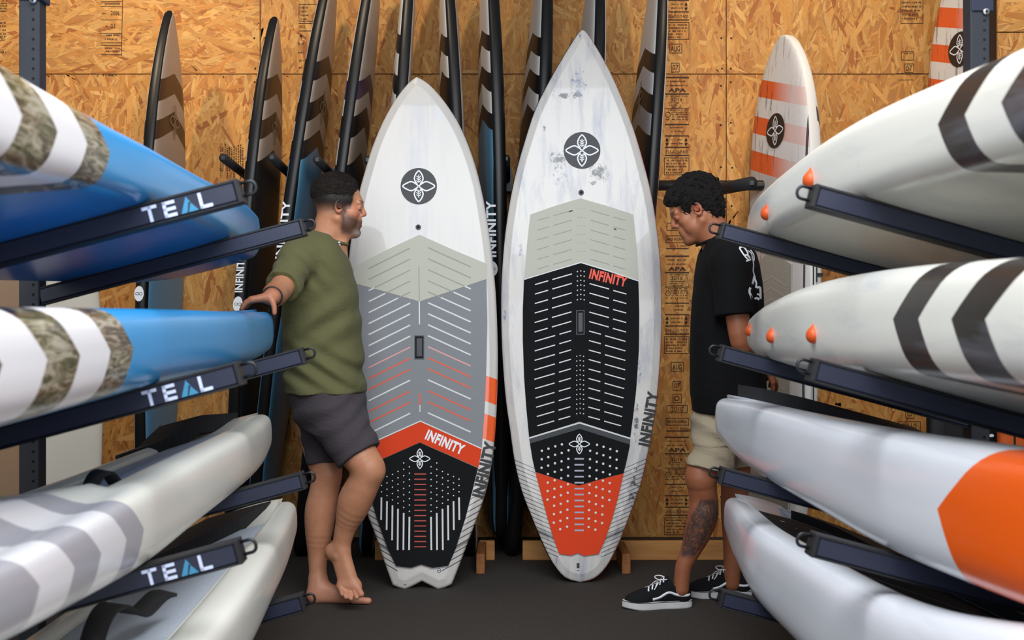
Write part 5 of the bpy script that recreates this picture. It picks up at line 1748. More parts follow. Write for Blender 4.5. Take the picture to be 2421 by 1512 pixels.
def add_head(V, C, M, sc=1.0):
    def W(x, y, z): return C + sc * (M[0] * x + M[1] * y + M[2] * z)
    E = lambda c, r, k=.012, sub=False: V.ell(W(*c), np.array(r) * sc, M, k, sub)
    Cp = lambda p, q, r1, r2=None, k=.01, sub=False: V.cap(W(*p), W(*q), r1 * sc, (r2 if r2 is not None else r1) * sc, k, sub=sub)
    E((-.016, 0, .048), (.094, .076, .083))
    E((.028, 0, .040), (.060, .064, .062), .02)
    E((.044, 0, -.022), (.044, .054, .058), .02)
    for s_ in (-1, 1):
        Cp((-.004, s_ * .056, -.048), (.058, s_ * .022, -.098), .018, .016, .02)
        E((.052, s_ * .044, -.020), (.028, .020, .020), .02)
        E((.040, s_ * .040, -.055), (.030, .020, .030), .02)
        Cp((.080, s_ * .044, .022), (.092, s_ * .012, .024), .0075, .007, .012)
    E((.074, 0, -.102), (.020, .024, .017), .018)
    Cp((.048, 0, -.06), (.072, 0, -.09), .036, .024, .02)
    Cp((.030, 0, -.088), (-.015, 0, -.092), .03, .04, .03)
    # eye sockets and lids
    for s_ in (-1, 1):
        E((.100, s_ * .032, .006), (.011, .014, .009), .010, True)
        E((.0795, s_ * .032, .005), (.0135, .0135, .0125), .003)
        Cp((.0855, s_ * .044, .0085), (.0905, s_ * .024, .0105), .0038, .0038, .004)
        Cp((.0845, s_ * .043, -.001), (.0885, s_ * .025, -.003), .003, .003, .004)
    # nose
    E((.076, 0, .030), (.020, .040, .020), .02)
    Cp((.091, 0, .020), (.1055, 0, -.014), .0080, .0105, .010)
    E((.1065, 0, -.0205), (.0118, .0120, .0102), .006)
    for s_ in (-1, 1):
        E((.0975, s_ * .0120, -.0250), (.0105, .0075, .0075), .006)
        E((.1010, s_ * .0060, -.0325), (.004, .003, .003), .002, True)
    # mouth
    Cp((.086, -.018, -.050), (.086, .018, -.050), .0125, None, .016)
    Cp((.084, -.016, -.072), (.084, .016, -.072), .0125, None, .016)
    Cp((.0935, -.012, -.0555), (.0935, .012, -.0555), .0062, None, .006)
    Cp((.0905, -.012, -.0685), (.0905, .012, -.0685), .0075, None, .006)
    Cp((.1015, -.018, -.0615), (.1015, .018, -.0615), .0018, None, .003, True)
    E((.096, 0, -.084), (.008, .018, .005), .008, True)
    # ears
    for s_ in (-1, 1):
        Cp((-.004, s_ * .074, .002), (-.010, s_ * .078, .006), .012, .010, .008)
        n = 9
        for i in range(n):
            a0 = math.radians(-70 + 250 * i / n); a1 = math.radians(-70 + 250 * (i + 1) / n)
            f = lambda a: (-.006 - .0145 * math.sin(a) * (1 if True else 1) * .95, s_ * (.0815 + .004 * (a > 1.2)), .000 - .0225 * math.cos(a))
            Cp(f(a0), f(a1), .0046, .0046, .004)
        E((-.004, s_ * .078, -.024), (.0075, .0055, .008), .005)
        E((.002, s_ * .086, -.003), (.008, .008, .012), .004, True)

def hand(V, W, d, nrm, side, r=1.0, curl=.3, spread=.012, thumb=1, ls=1.0):
    """W wrist, d pointing direction, nrm back of the hand, side thumb direction"""
    W = np.array(W, float); d = np.array(d, float); d /= np.linalg.norm(d)
    nrm = np.array(nrm, float); nrm -= d * (nrm @ d); nrm /= np.linalg.norm(nrm)
    sd = np.cross(d, nrm) * side
    for i, off in enumerate((-.030, -.010, .010, .029)):
        V.cap(W + d * .012 + sd * off * .55, W + d * (.088 * (.4 + .6 * ls)) + sd * off, .0135 * r, .0115 * r, .012)
    ln = (.060, .078, .082, .072)  # little .. index measured from the thumb side backwards
    for i, off in enumerate((-.032, -.0105, .0105, .031)):
        L = ln[i] * ls
        p0 = W + d * .086 * (.4 + .6 * ls) + sd * off
        a = curl
        d1 = d * math.cos(a) - nrm * math.sin(a)
        p1 = p0 + (d1 + sd * spread * (i - 1.5) * 2) * L * .42
        d2 = d * math.cos(a * 2.1) - nrm * math.sin(a * 2.1)
        p2 = p1 + d2 * L * .32
        d3 = d * math.cos(a * 2.8) - nrm * math.sin(a * 2.8)
        p3 = p2 + d3 * L * .26
        V.cap(p0, p1, .0098 * r, .0088 * r, .005); V.cap(p1, p2, .0088 * r, .0080 * r, .003); V.cap(p2, p3, .0080 * r, .0066 * r, .003)
    if thumb:
        t0 = W + d * .022 + sd * .022
        t1 = t0 + (d * .6 + sd * .75 - nrm * .25) * .038
        t2 = t1 + (d * .8 + sd * .35 - nrm * .5) * .030
        t3 = t2 + (d * .8 + sd * .1 - nrm * .6) * .022
        V.cap(t0, t1, .015 * r, .0115 * r, .010); V.cap(t1, t2, .0108 * r, .0098 * r, .004); V.cap(t2, t3, .0098 * r, .0078 * r, .003)

def hl(V3, C, M, sc=1.0):
    q = (V3 - C) @ M.T / sc
    return q[:, 0], q[:, 1], q[:, 2]
def sstep(a, b, x): 
    t = np.clip((x - a) / (b - a), 0, 1); return t * t * (3 - 2 * t)
def mixc(col, f, c):
    f = f[:, None]; col[:, :3] = col[:, :3] * (1 - f) + np.array(c[:3])[None, :] * f

def child(me, name, parent, org, mats, label=None):
    co = np.empty(len(me.vertices) * 3, dtype=np.float32); me.vertices.foreach_get('co', co)
    co = (co.reshape(-1, 3) - np.array(org)[None, :]).ravel(); me.vertices.foreach_set('co', co); me.update()
    return link(name, me, parent, mats, label)

# --------------------------------------------------------------- man in the green shirt
p = lambda x, y, d: np.array(P(x, y, d))
CL, ML = head_frame((-.703, 4.96, 1.597), math.radians(14), math.radians(3), 1)
SL_ = .985
sh = p(703, 612, 4.78); hemc = p(668, 676, 4.60); el = p(654, 692, 4.50); wr = np.array([-.838, 4.275, 1.226])
sh2 = p(752, 600, 5.14); el2 = p(812, 742, 5.26); wr2 = p(846, 850, 5.08)
hipN, kneeN = p(772, 950, 4.87), p(872, 1108, 4.82)
hipF, kneeF = p(742, 960, 5.04), p(771, 1128, 5.0)
xs = axis([(-1.04, -.84, .005), (-.84, -.56, .0032), (-.56, -.48, .005)])
ys = axis([(4.18, 4.40, .0036), (4.40, 4.84, .005), (4.84, 5.08, .0034), (5.08, 5.36, .006)])
zs = axis([(-.01, .12, .004), (.12, 1.14, .006), (1.14, 1.26, .0036), (1.26, 1.46, .005), (1.46, 1.74, .003)])
V = Vox(xs, ys, zs)
add_head(V, CL, ML, SL_)
V.cap(CL + np.array([-.028, 0, -.045]), p(768, 580, 4.965), .060, .066, .03)
V.cap(p(812, 556, 4.95), p(800, 590, 4.96), .018, .03, .03)
V.cap(p(752, 600, 4.90), p(712, 600, 4.82), .06, .055, .04)
V.slices([(zpx(940, 4.96), -.86, -.60, .15), (zpx(820, 4.96), -.87, -.62, .14), (zpx(700, 4.96), -.88, -.64, .17), (zpx(620, 4.96), -.85, -.66, .17), (zpx(580, 4.96), -.80, -.68, .12)], 4.96, .03)
V.chain([sh, hemc, el, el + (wr - el) * .35, wr], [.052, .046, .043, .045, .029], .02)
hand(V, wr + np.array([.004, -.004, .002]), (-1, -.05, -.16), (-.16, 0, 1), -1, 1.04, .32, .006, 0, ls=.66)
# the thumb hangs over the tip of the board
V.chain([wr + np.array([-.016, -.008, -.004]), wr + np.array([.004, -.026, -.010]), wr + np.array([.014, -.030, -.032]), wr + np.array([.016, -.031, -.056])], [.0135, .0115, .0095, .0078], .010)
V.cap(sh2, el2, .05, .042, .02); V.cap(el2, wr2, .042, .028, .015)
hand(V, wr2, (.05, -.45, -.8), (.95, .1, .1), 1, 1.0, .35)
# near leg, knee bent and foot on its toes
A = [p(862, 1096, 4.82), p(872, 1114, 4.82), p(858, 1148, 4.83), p(838, 1196, 4.85), p(818, 1244, 4.87), p(807, 1288, 4.88)]
V.chain([hipN, p(825, 1040, 4.84), p(860, 1090, 4.82), p(872, 1112, 4.82)], [.085, .080, .068, .060], .02)
V.ell(p(882, 1106, 4.81), (.038, .045, .046), None, .025)
V.chain(A[1:], [.060, .062, .060, .043, .036], .02)
V.chain([p(848, 1140, 4.86), p(832, 1176, 4.87), p(822, 1215, 4.88)], [.040, .050, .036], .03)
ank = A[-1]
V.ell(p(786, 1303, 4.90), (.028, .030, .032), None, .02); V.cap(p(806, 1296, 4.88), p(788, 1304, 4.89), .03, .028, .02)
V.cap(p(800, 1304, 4.885), p(819, 1380, 4.85), .034, .030, .02, flat=(0.35, -1, .2), ff=.8)
V.cap(p(812, 1310, 4.87), p(836, 1384, 4.84), .028, .024, .02)
V.ell(p(795, 1316, 4.855), (.010, .010, .012), None, .012)
toesN = [((804, 1387), (809, 1404)), ((814, 1391), (818, 1411)), ((825, 1392), (830, 1414)), ((836, 1391), (844, 1411)), ((844, 1386), (854, 1404))]
for i, (a, b) in enumerate(toesN):
    rr = (.0092, .0098, .0104, .0110, .0135)[i]
    V.cap(p(a[0], a[1], 4.835), p(b[0], b[1], 4.80), rr, rr * .92, .004)
V.cap(p(808, 1384, 4.845), p(842, 1382, 4.84), .021, .022, .014)
# standing leg and foot
B_ = [hipF, p(762, 1060, 5.02), p(772, 1120, 5.0), p(766, 1162, 5.0), p(758, 1206, 5.0), p(754, 1255, 5.0), p(751, 1310, 5.0), p(752, 1372, 4.99)]
V.chain(B_, [.09, .078, .062, .060, .064, .056, .040, .034], .02)
V.ell(p(782, 1122, 4.985), (.035, .04, .045), None, .025)
V.ell(p(745, 1404, 4.975), (.034, .032, .034), None, .02); V.cap(p(752, 1372, 4.99), p(750, 1395, 4.98), .037, .036, .02)
V.cap(p(757, 1390, 4.98), p(822, 1408, 4.955), .036, .022, .02)
V.cap(p(748, 1410, 4.97), p(830, 1413, 4.955), .026, .020, .02)
for i, (y, x1, rr) in enumerate(((4.935, 871, .0135), (4.953, 868, .0105), (4.968, 860, .010), (4.981, 850, .0095), (4.992, 842, .009))):
    e = p(x1, 1420, y); e[2] = rr
    b = p(835, 1414, y); b[2] = .017
    V.cap(b, e, rr * 1.15, rr, .006)
V.carve(lambda X, Y, Z: -Z + .0015 + 0 * X + 0 * Y, (-1.1, 4.1, -.02), (-.4, 5.4, .01))

skinL = srgb(196, 138, 104)
def colL(W3):
    n = len(W3); col = np.ones((n, 4)); col[:, :3] = np.array(skinL[:3])
    x, y, z = hl(W3, CL, ML, SL_)
    head = (z > -.16) & (np.abs(y) < .12) & (x > -.15) & (x < .16)
    hf = head.astype(float)
    # ruddy cheeks, nose, ears; lips
    mixc(col, hf * .35 * np.exp(-(((x - .07) / .05) ** 2 + ((z + .02) / .03) ** 2)), srgb(206, 112, 88))
    mixc(col, hf * .5 * ((np.abs(y) > .073) & (np.abs(z) < .035) & (np.abs(x + .005) < .03)), srgb(206, 116, 100))
    mixc(col, hf * np.exp(-(((x - .096) / .009) ** 2 + ((z + .062) / .0085) ** 2 + (y / .018) ** 2)), srgb(160, 84, 76))
    # clipped sides and nape
    fade = sstep(-.066, .022, z) * (1 - sstep(.048, .060, x + .25 * np.maximum(0, .03 - z)))
    fade = np.where((np.abs(y) > .060) & (z < -.01) & (x > -.03), 0, fade)
    mixc(col, hf * np.clip(fade, 0, 1) ** 1.3, srgb(34, 27, 24))
    # beard
    bd = sstep(-.022, -.050, z + .25 * (x - .05)) * sstep(.000, .022, x) * (1 - sstep(-.10, -.125, z))
    bd = np.maximum(bd, sstep(.012, -.02, z) * np.exp(-((x - .018) / .012) ** 2) * (np.abs(y) > .05))
    lip = np.exp(-(((x - .097) / .010) ** 2 + ((z + .062) / .007) ** 2 + (y / .016) ** 2))
    nose = np.exp(-(((x - .108) / .02) ** 2 + ((z + .018) / .014) ** 2))
    bd = np.clip(bd - 1.2 * lip - 1.5 * nose, 0, 1)
    mixc(col, hf * bd * .86, srgb(62, 46, 38))
    gr = np.exp(-(((x - .083) / .02) ** 2 + ((z + .104) / .014) ** 2))
    mixc(col, hf * gr * .75, srgb(168, 160, 152))
    ms = np.exp(-(((x - .096) / .01) ** 2 + ((z + .047) / .005) ** 2 + (y / .02) ** 2))
    mixc(col, hf * ms * .8, srgb(54, 42, 36))
    # brows and eyes
    br = np.exp(-(((z - .0275 + .0 * x) / .0042) ** 2)) * (x > .07) * (np.abs(y) > .012) * (np.abs(y) < .05)
    mixc(col, hf * br * .85, srgb(50, 38, 32))
    ey = (((x - .078) ** 2 + (np.abs(y) - .032) ** 2 + (z - .005) ** 2) < .0142 ** 2) & (z > -.001) & (z < .0085) & (x > .085)
    mixc(col, ey.astype(float), srgb(222, 214, 208))
    ir = ey & ((np.abs(y) - .033) ** 2 + (z - .004) ** 2 < .0052 ** 2)
    mixc(col, ir.astype(float), srgb(40, 28, 22))
    # legs a little redder, hand browner
    mixc(col, .45 * sstep(.2, .0, W3[:, 2]), srgb(206, 142, 120))
    mixc(col, .5 * sstep(4.45, 4.33, W3[:, 1]), srgb(170, 98, 70))
    # toe nails
    return col
me = V.mesh('person', colL)
orgL = Vector((-.74, 4.96, 0.0))
personL = child(me, 'person', None, orgL, M_skin)
personL.location = orgL
tag(personL, 'barefoot man in olive shirt and charcoal shorts, legs crossed, one hand on a board', 'person', 'two men standing by the display boards')
del V

# hair
def ellipf(x, y, z, c, r):
    k0 = np.sqrt(((x - c[0]) / r[0]) ** 2 + ((y - c[1]) / r[1]) ** 2 + ((z - c[2]) / r[2]) ** 2)
    return (k0 - 1) * min(r)
def hair_vox(C, M, sc, fn, h=.0026, R=.17):
    xs = axis([(C[0] - R, C[0] + R, h)]); ys = axis([(C[1] - R, C[1] + R, h)]); zs = axis([(C[2] - R, C[2] + R, h)])
    V = Vox(xs, ys, zs)
    X, Y, Z = np.meshgrid(xs, ys, zs, indexing='ij')
    q = [((X - C[0]) * M[i, 0] + (Y - C[1]) * M[i, 1] + (Z - C[2]) * M[i, 2]) / sc for i in range(3)]
    V.F = (fn(*q) * sc).astype(np.float32)
    return V
def hairL(x, y, z):
    nz = smooth_noise(x, y, z, 230, 1.0) * .0009 + smooth_noise(x * .5, y, z, 100, 3.0) * .0012
    a = ellipf(x, y, z, (-.016, 0, .048), (.094, .076, .083)); b = ellipf(x, y, z, (.028, 0, .040), (.060, .064, .062))
    h_ = np.clip(.5 + .5 * (a - b) / .02, 0, 1); d = a * (1 - h_) + b * h_ - .02 * h_ * (1 - h_)
    zb = np.interp(x, [-.13, -.10, -.03, .03, .055, .075, .095, .12], [-.006, -.002, .016, .020, .024, .060, .084, .10])
    s_ = sstep(.0, .075, z - zb + smooth_noise(x, y, z, 150, 2.0) * .004)
    top = sstep(.04, .14, z) * (1 - .5 * sstep(.03, .10, -x))
    return d + .0030 - s_ * (.0085 + .0085 * top) + nz * s_
V = hair_vox(CL, ML, SL_, hairL)
ch_ = child(V.mesh('hair'), 'hair', personL, orgL, M_hairL, 'short dark hair, clipped at the sides'); hv = V.V.copy(); del V
g = Geo(); g.smooth = True; rr_ = random.Random(9)
hx, hy, hz = hl(hv, CL, ML, SL_)
okv = np.nonzero(hz > .035 + .25 * np.maximum(0, hx - .05))[0]
for i in range(1500):
    v = hv[okv[rr_.randrange(len(okv))]]
    o_ = v - (CL + ML[2] * .045); nn_ = o_ / np.linalg.norm(o_)
    t_ = ML[0] * 1.0 + ML[2] * .25 + np.array([rr_.gauss(0, .25), rr_.gauss(0, .25), rr_.gauss(0, .25)])
    t_ -= nn_ * (t_ @ nn_); t_ /= np.linalg.norm(t_)
    L_ = rr_.uniform(.008, .016)
    g.tube([Vector(v - t_ * L_ * .5 - nn_ * .002 - np.array(orgL)), Vector(v + nn_ * .0012 - np.array(orgL)), Vector(v + t_ * L_ * .5 + nn_ * .0018 - np.array(orgL))], [.0007, .0010, .0003], 4)
link('short_strands', g.mesh('short_strands'), ch_, M_hairL, kind='stuff')

# shirt
xs = axis([(-1.0, -.5, .005)]); ys = axis([(4.5, 5.4, .0055)]); zs = axis([(zpx(945, 4.96), 1.50, .005)])
V = Vox(xs, ys, zs)
X_ = lambda px, d=4.96: (px - CX) / F * d
rows = [(545, 741, 775, .050), (555, 728, 800, .085), (565, 712, 803, .120), (578, 702, 810, .160), (592, 694, 815, .186), (620, 686, 827, .205), (645, 680, 834, .205), (668, 676, 842, .20),
        (700, 670, 846, .195), (740, 669, 850, .188), (780, 671, 855, .18), (820, 673, 857, .178), (860, 675, 859, .18), (900, 676, 862, .184), (926, 676, 865, .187)]
V.slices([(zpx(y, 4.96), X_(a), X_(b), hy) for y, a, b, hy in rows], 4.96, .02)
V.cap(p(722, 588, 4.86), sh, .062, .070, .05)
V.cap(sh, hemc, .068, .066, .03, cut=True)
V.cap(sh2, sh2 + (el2 - sh2) * .55, .066, .07, .03, cut=True)
zw = zpx(870, 4.96)
def folds(X, Y, Z):
    f = .0085 * np.sin(62 * (Z + .55 * X) + 2.2 * np.sin(9 * X + 7 * Z + 4 * Y)) * np.exp(-((Z - zw) / .085) ** 2)
    f = f + .0075 * np.sin(48 * (Z * .8 - .8 * X) + 1.7 * np.sin(11 * Z)) * np.exp(-((Z - zpx(760, 4.96)) / .12) ** 2) * np.exp(-((X + .74) / .16) ** 2)
    f = f + .0035 * smooth_noise(X, Y, Z, 24, 5) + .0045 * np.sin(70 * (Z + X) + 3 * np.sin(20 * Y)) * np.exp(-(((Y - 4.70) / .10) ** 2 + ((Z - 1.33) / .09) ** 2))
    return f
V.fold(folds)
# neck opening
V.cap(p(770, 520, 4.96), p(783, 566, 4.955), .070, .070, .006, sub=True)
shirtL = child(V.mesh('shirt'), 'shirt', personL, orgL, M_olive, 'olive green short sleeved shirt'); shL_me = (V.V.copy(), V.Q.copy()); del V
def bvh(data): return BVHTree.FromPolygons([tuple(v) for v in data[0]], [tuple(q) for q in data[1]])
# collar rib
ctr = p(778, 562, 4.958); g = Geo(); g.smooth = True
pts = []
for i in range(28):
    w = 2 * math.pi * i / 28
    dx, dy = .074 * math.cos(w), .076 * math.sin(w)
    pts.append(Vector((ctr[0] + dx, ctr[1] + dy, ctr[2] - .42 * dx + .004 * math.cos(2 * w))) - orgL)
g.tube(pts, .0062, 8, closed=True)
link('collar', g.mesh('collar'), shirtL, M_olive)
# shorts
xs = axis([(-1.0, -.48, .005)]); ys = axis([(4.68, 5.26, .0055)]); zs = axis([(zpx(1125, 4.9), zpx(900, 4.96), .005)])
V = Vox(xs, ys, zs)
V.slices([(zpx(y, 4.96), X_(a), X_(b), hy) for y, a, b, hy in ((905, 681, 858, .165), (930, 683, 862, .172), (960, 690, 868, .178), (990, 700, 870, .17), (1012, 715, 862, .15))], 4.96, .03)
V.cap(p(780, 962, 4.88), p(851, 1078, 4.83), .108, .096, .03, cut=True)
V.cap(p(758, 985, 5.02), p(765, 1096, 4.99), .098, .066, .03, cut=True)
V.fold(lambda X, Y, Z: .004 * smooth_noise(X, Y, Z, 26, 9) + .004 * np.sin(75 * (Z - .45 * X) + 2.5 * np.sin(14 * X + 9 * Y)) * (.4 + .6 * np.exp(-((Z - zpx(985, 4.96)) / .08) ** 2)))
shortsL = child(V.mesh('shorts'), 'shorts', personL, orgL, M_char, 'charcoal knee length shorts'); del V
# wristband and necklace beads
d_ = (wr - el) / np.linalg.norm(wr - el); a_ = np.cross(d_, (0, 0, 1)); a_ /= np.linalg.norm(a_); b_ = np.cross(a_, d_)
g = Geo(); g.smooth = True; c_ = el + (wr - el) * .90
g.tube([Vector(c_ + (a_ * math.cos(t) + b_ * math.sin(t)) * .0335) - orgL for t in np.linspace(0, 2 * math.pi, 25)[:-1]], .0038, 8, closed=True)
link('wristband', g.mesh('wristband'), personL, M_black)
g = Geo(); g.smooth = True
for (x, y) in ((802, 571), (802.5, 577), (802, 583)):
    c = p(x, y, 4.895); g.tube([Vector(c) - orgL, Vector(c) - orgL - Vector((0, 0, .007))], .0042, 8)
link('necklace_beads', g.mesh('necklace_beads'), personL, M_white, kind='stuff')

# --------------------------------------------------------------- man in the black shirt
CR_, MR = head_frame((.742, 4.95, 1.583), math.radians(8), math.radians(24), -1)
SR = .985
shR = p(1727, 618, 4.75); hemR = p(1737, 746, 4.72); elR = p(1752, 805, 4.72); wrR = p(1806, 868, 4.90)
shR2 = p(1712, 612, 5.15); elR2 = p(1690, 770, 5.18); wrR2 = p(1662, 850, 5.02)
xs = axis([(.50, .60, .004), (.60, .88, .0032), (.88, 1.12, .005)])
ys = axis([(4.60, 4.84, .005), (4.84, 5.07, .0034), (5.07, 5.28, .006)])
zs = axis([(.02, 1.10, .006), (1.10, 1.42, .005), (1.42, 1.73, .003)])
V = Vox(xs, ys, zs)
add_head(V, CR_, MR, SR)
V.cap(CR_ - MR[0] * .035 - MR[2] * .03, p(1700, 585, 4.955), .058, .066, .03)
V.slices([(zpx(1000, 4.95), .78, .96, .12), (zpx(860, 4.95), .74, .97, .14), (zpx(700, 4.95), .76, .97, .16), (zpx(620, 4.95), .78, .95, .16), (zpx(580, 4.95), .80, .90, .12)], 4.95, .03)
V.chain([shR, shR + (elR - shR) * .5, elR, elR + (wrR - elR) * .35, wrR], [.052, .048, .042, .043, .028], .02)
hand(V, wrR, wrR - elR, (1, -.3, .9), 1, .95, .25)
V.cap(shR2, elR2, .05, .042, .02); V.cap(elR2, wrR2, .042, .03, .015); hand(V, wrR2, (-.3, -.3, -.6), (-.6, -.2, .3), 1, .95, .4)
K = [p(1690, 985, 4.85), p(1662, 1118, 4.85), p(1660, 1145, 4.85), p(1663, 1180, 4.86), p(1661, 1215, 4.86), p(1651, 1255, 4.87), p(1633, 1300, 4.88), p(1616, 1340, 4.88), p(1610, 1392, 4.88)]
K[0] = p(1700, 1010, 4.90)
V.chain(K, [.072, .064, .058, .055, .056, .053, .040, .033, .031], .02)
V.ell(p(1648, 1122, 4.84), (.038, .042, .048), None, .025); V.ell(p(1674, 1205, 4.88), (.034, .040, .075), None, .03)
K2 = [p(1735, 985, 5.04), p(1738, 1120, 5.04), p(1737, 1165, 5.05), p(1737, 1215, 5.05), p(1733, 1290, 5.05), p(1730, 1378, 5.05)]
K2[0] = p(1735, 1010, 5.0)
V.chain(K2, [.072, .062, .056, .056, .040, .033], .02)
skinR = srgb(158, 98, 66)
def colR(W3):
    n = len(W3); col = np.ones((n, 4)); col[:, :3] = np.array(skinR[:3])
    x, y, z = hl(W3, CR_, MR, SR)
    hf = ((z > -.16) & (np.abs(y) < .12) & (x > -.15) & (x < .16)).astype(float)
    mixc(col, hf * .3, srgb(186, 122, 88))
    mixc(col, hf * .5 * ((np.abs(y) > .073) & (np.abs(z) < .035) & (np.abs(x + .005) < .03)), srgb(190, 104, 78))
    mixc(col, hf * np.exp(-(((x - .096) / .009) ** 2 + ((z + .062) / .0085) ** 2 + (y / .018) ** 2)), srgb(132, 70, 58))
    bd = sstep(-.045, -.075, z) * sstep(.02, .05, x)
    mixc(col, hf * bd * .3, srgb(80, 56, 44))
    br = np.exp(-(((z - .0275) / .0042) ** 2)) * (x > .07) * (np.abs(y) > .012) * (np.abs(y) < .05)
    mixc(col, hf * br * .9, srgb(24, 18, 16))
    sc_ = sstep(.0, .03, z) * (1 - sstep(.05, .07, x))
    mixc(col, hf * sc_ * .9, srgb(20, 16, 15))
    ey = (((x - .078) ** 2 + (np.abs(y) - .032) ** 2 + (z - .005) ** 2) < .0142 ** 2) & (z > -.001) & (z < .003) & (x > .085)
    mixc(col, ey.astype(float), srgb(60, 40, 32))
    # tattooed calf of the near leg
    wx, wy, wz = W3[:, 0], W3[:, 1], W3[:, 2]
    px = CX + F * wx / wy; py = CY - F * (wz - CAMH) / wy
    cxx = np.interp(py, [1170, 1215, 1260, 1325], [1678, 1668, 1648, 1622]); hw_ = np.interp(py, [1172, 1215, 1262, 1325], [16, 34, 30, 14])
    t = (wy < 4.95) * sstep(1174, 1186, py) * (1 - sstep(1308, 1324, py)) * (1 - sstep(.8, 1.15, np.abs(px - cxx) / hw_))
    col[:, 3] = 1 - t * .95
    return col
me = V.mesh('person', colR)
orgR = Vector((.83, 4.95, 0.0))
personR = child(me, 'person', None, orgR, M_skin)
personR.location = orgR
tag(personR, 'man in black shirt, khaki shorts and sneakers looking down beside the right rack', 'person', 'two men standing by the display boards')
del V
def hairR(x, y, z):
    nz = smooth_noise(x, y, z, 120, 1.0) * .0062 + smooth_noise(x, y, z, 230, 4.0) * .0034
    a = ellipf(x, y, z, (-.022, 0, .056), (.112, .090, .100))
    b = ellipf(x, y, z, (.034, 0, .072), (.072, .076, .064))
    c = ellipf(x, y, z, (-.066, 0, -.012), (.050, .070, .072))
    h_ = np.clip(.5 + .5 * (a - c) / .03, 0, 1); a = a * (1 - h_) + c * h_ - .03 * h_ * (1 - h_)
    d = np.minimum(a, b) + nz
    zb = np.interp(x, [-.14, -.09, -.045, -.030, -.012, .012, .030, .050, .075, .10, .14], [-.085, -.075, -.045, -.012, .022, .022, -.012, .022, .050, .066, .075])
    edge = (zb - z) * .85 + smooth_noise(x, y, z, 190, 2.0) * .006
    return np.maximum(d, edge)
V = hair_vox(CR_, MR, SR, hairR, .0028, .175)
hR = child(V.mesh('hair'), 'hair', personR, orgR, M_hairR, 'thick black curly hair'); hv = (V.V.copy(), V.Q.copy()); del V
# loose curls over the surface of the hair
g = Geo(); g.smooth = True; rr_ = random.Random(4)
for i in range(330):
    v = hv[0][rr_.randrange(len(hv[0]))]
    x, y, z = (np.array(v) - CR_) @ MR.T / SR
    if z < -.05 and x > -.05: continue
    o_ = np.array(v) - CR_; nrm_ = o_ / np.linalg.norm(o_)
    t1 = np.cross(nrm_, (rr_.gauss(0, 1), rr_.gauss(0, 1), rr_.gauss(0, 1))); t1 /= np.linalg.norm(t1); t2 = np.cross(nrm_, t1)
    R_ = rr_.uniform(.006, .012); n = 7; a0 = rr_.uniform(0, 6)
    pts = [Vector(v + nrm_ * (-.003 + .0035 * math.sin(k * .9)) + (t1 * math.cos(a0 + k * .62) + t2 * math.sin(a0 + k * .62)) * R_ + t1 * k * .0016) - orgR for k in range(n)]
    g.tube(pts, [.0006 + .0012 * math.sin(math.pi * (k + .5) / n) for k in range(n)], 5)
link('loose_curls', g.mesh('loose_curls'), hR, M_hairR, kind='stuff')
# shirt
xs = axis([(.50, 1.10, .005)]); ys = axis([(4.62, 5.28, .0055)]); zs = axis([(zpx(985, 4.95), 1.50, .005)])
V = Vox(xs, ys, zs)
X2 = lambda px, d=4.95: (px - CX) / F * d
rows = [(548, 1706, 1724, .05), (556, 1690, 1736, .085), (566, 1672, 1750, .12), (580, 1661, 1768, .165), (600, 1654, 1782, .195), (630, 1648, 1792, .205), (665, 1643, 1798, .20), (700, 1638, 1800, .195),
        (760, 1634, 1802, .185), (820, 1631, 1803, .18), (880, 1630, 1806, .185), (930, 1632, 1808, .19), (973, 1637, 1806, .19)]
V.slices([(zpx(y, 4.95), X2(a), X2(b), hy) for y, a, b, hy in rows], 4.95, .02)
V.cap(p(1722, 592, 4.86), shR, .062, .070, .05)
V.cap(shR, hemR, .070, .077, .03, cut=True)
V.cap(shR2, shR2 + (elR2 - shR2) * .7, .068, .072, .03, cut=True)
V.fold(lambda X, Y, Z: .004 * smooth_noise(X, Y, Z, 20, 2) + .005 * np.sin(34 * (X + .25 * Z) + 2 * np.sin(5 * Z + 6 * Y)) * np.exp(-((Z - zpx(880, 4.95)) / .16) ** 2))
V.cap(p(1672, 520, 4.955), p(1686, 570, 4.955), .066, .066, .006, sub=True)
shirtR = child(V.mesh('shirt'), 'shirt', personR, orgR, M_blk, 'black short sleeved shirt with white print'); srd = (V.V.copy(), V.Q.copy()); del V
tree = bvh(srd)
def on_mesh(tree, items, org, off=.0016, step=2.0):
    """2D picture strokes dropped on the cloth from the viewpoint of the photograph"""
    g = Geo(); o = Vector((0, 0, CAMH))
    for vs, fs in items:
        pts = []; ok = []
        for x, y in vs:
            d = Vector(((x - CX) / F, 1, (CY - y) / F)).normalized()
            h = tree.ray_cast(o, d)
            ok.append(h[0] is not None); pts.append((h[0] - d * off - org) if h[0] is not None else Vector((0, 0, 0)))
        fs = [f for f in fs if all(ok[i] for i in f) and max((pts[f[0]] - pts[i]).length for i in f) < .05]
        g.add(pts, fs)
    return g
def pl_(pts, w, n=5): return stroke(cr(pts, n), w)
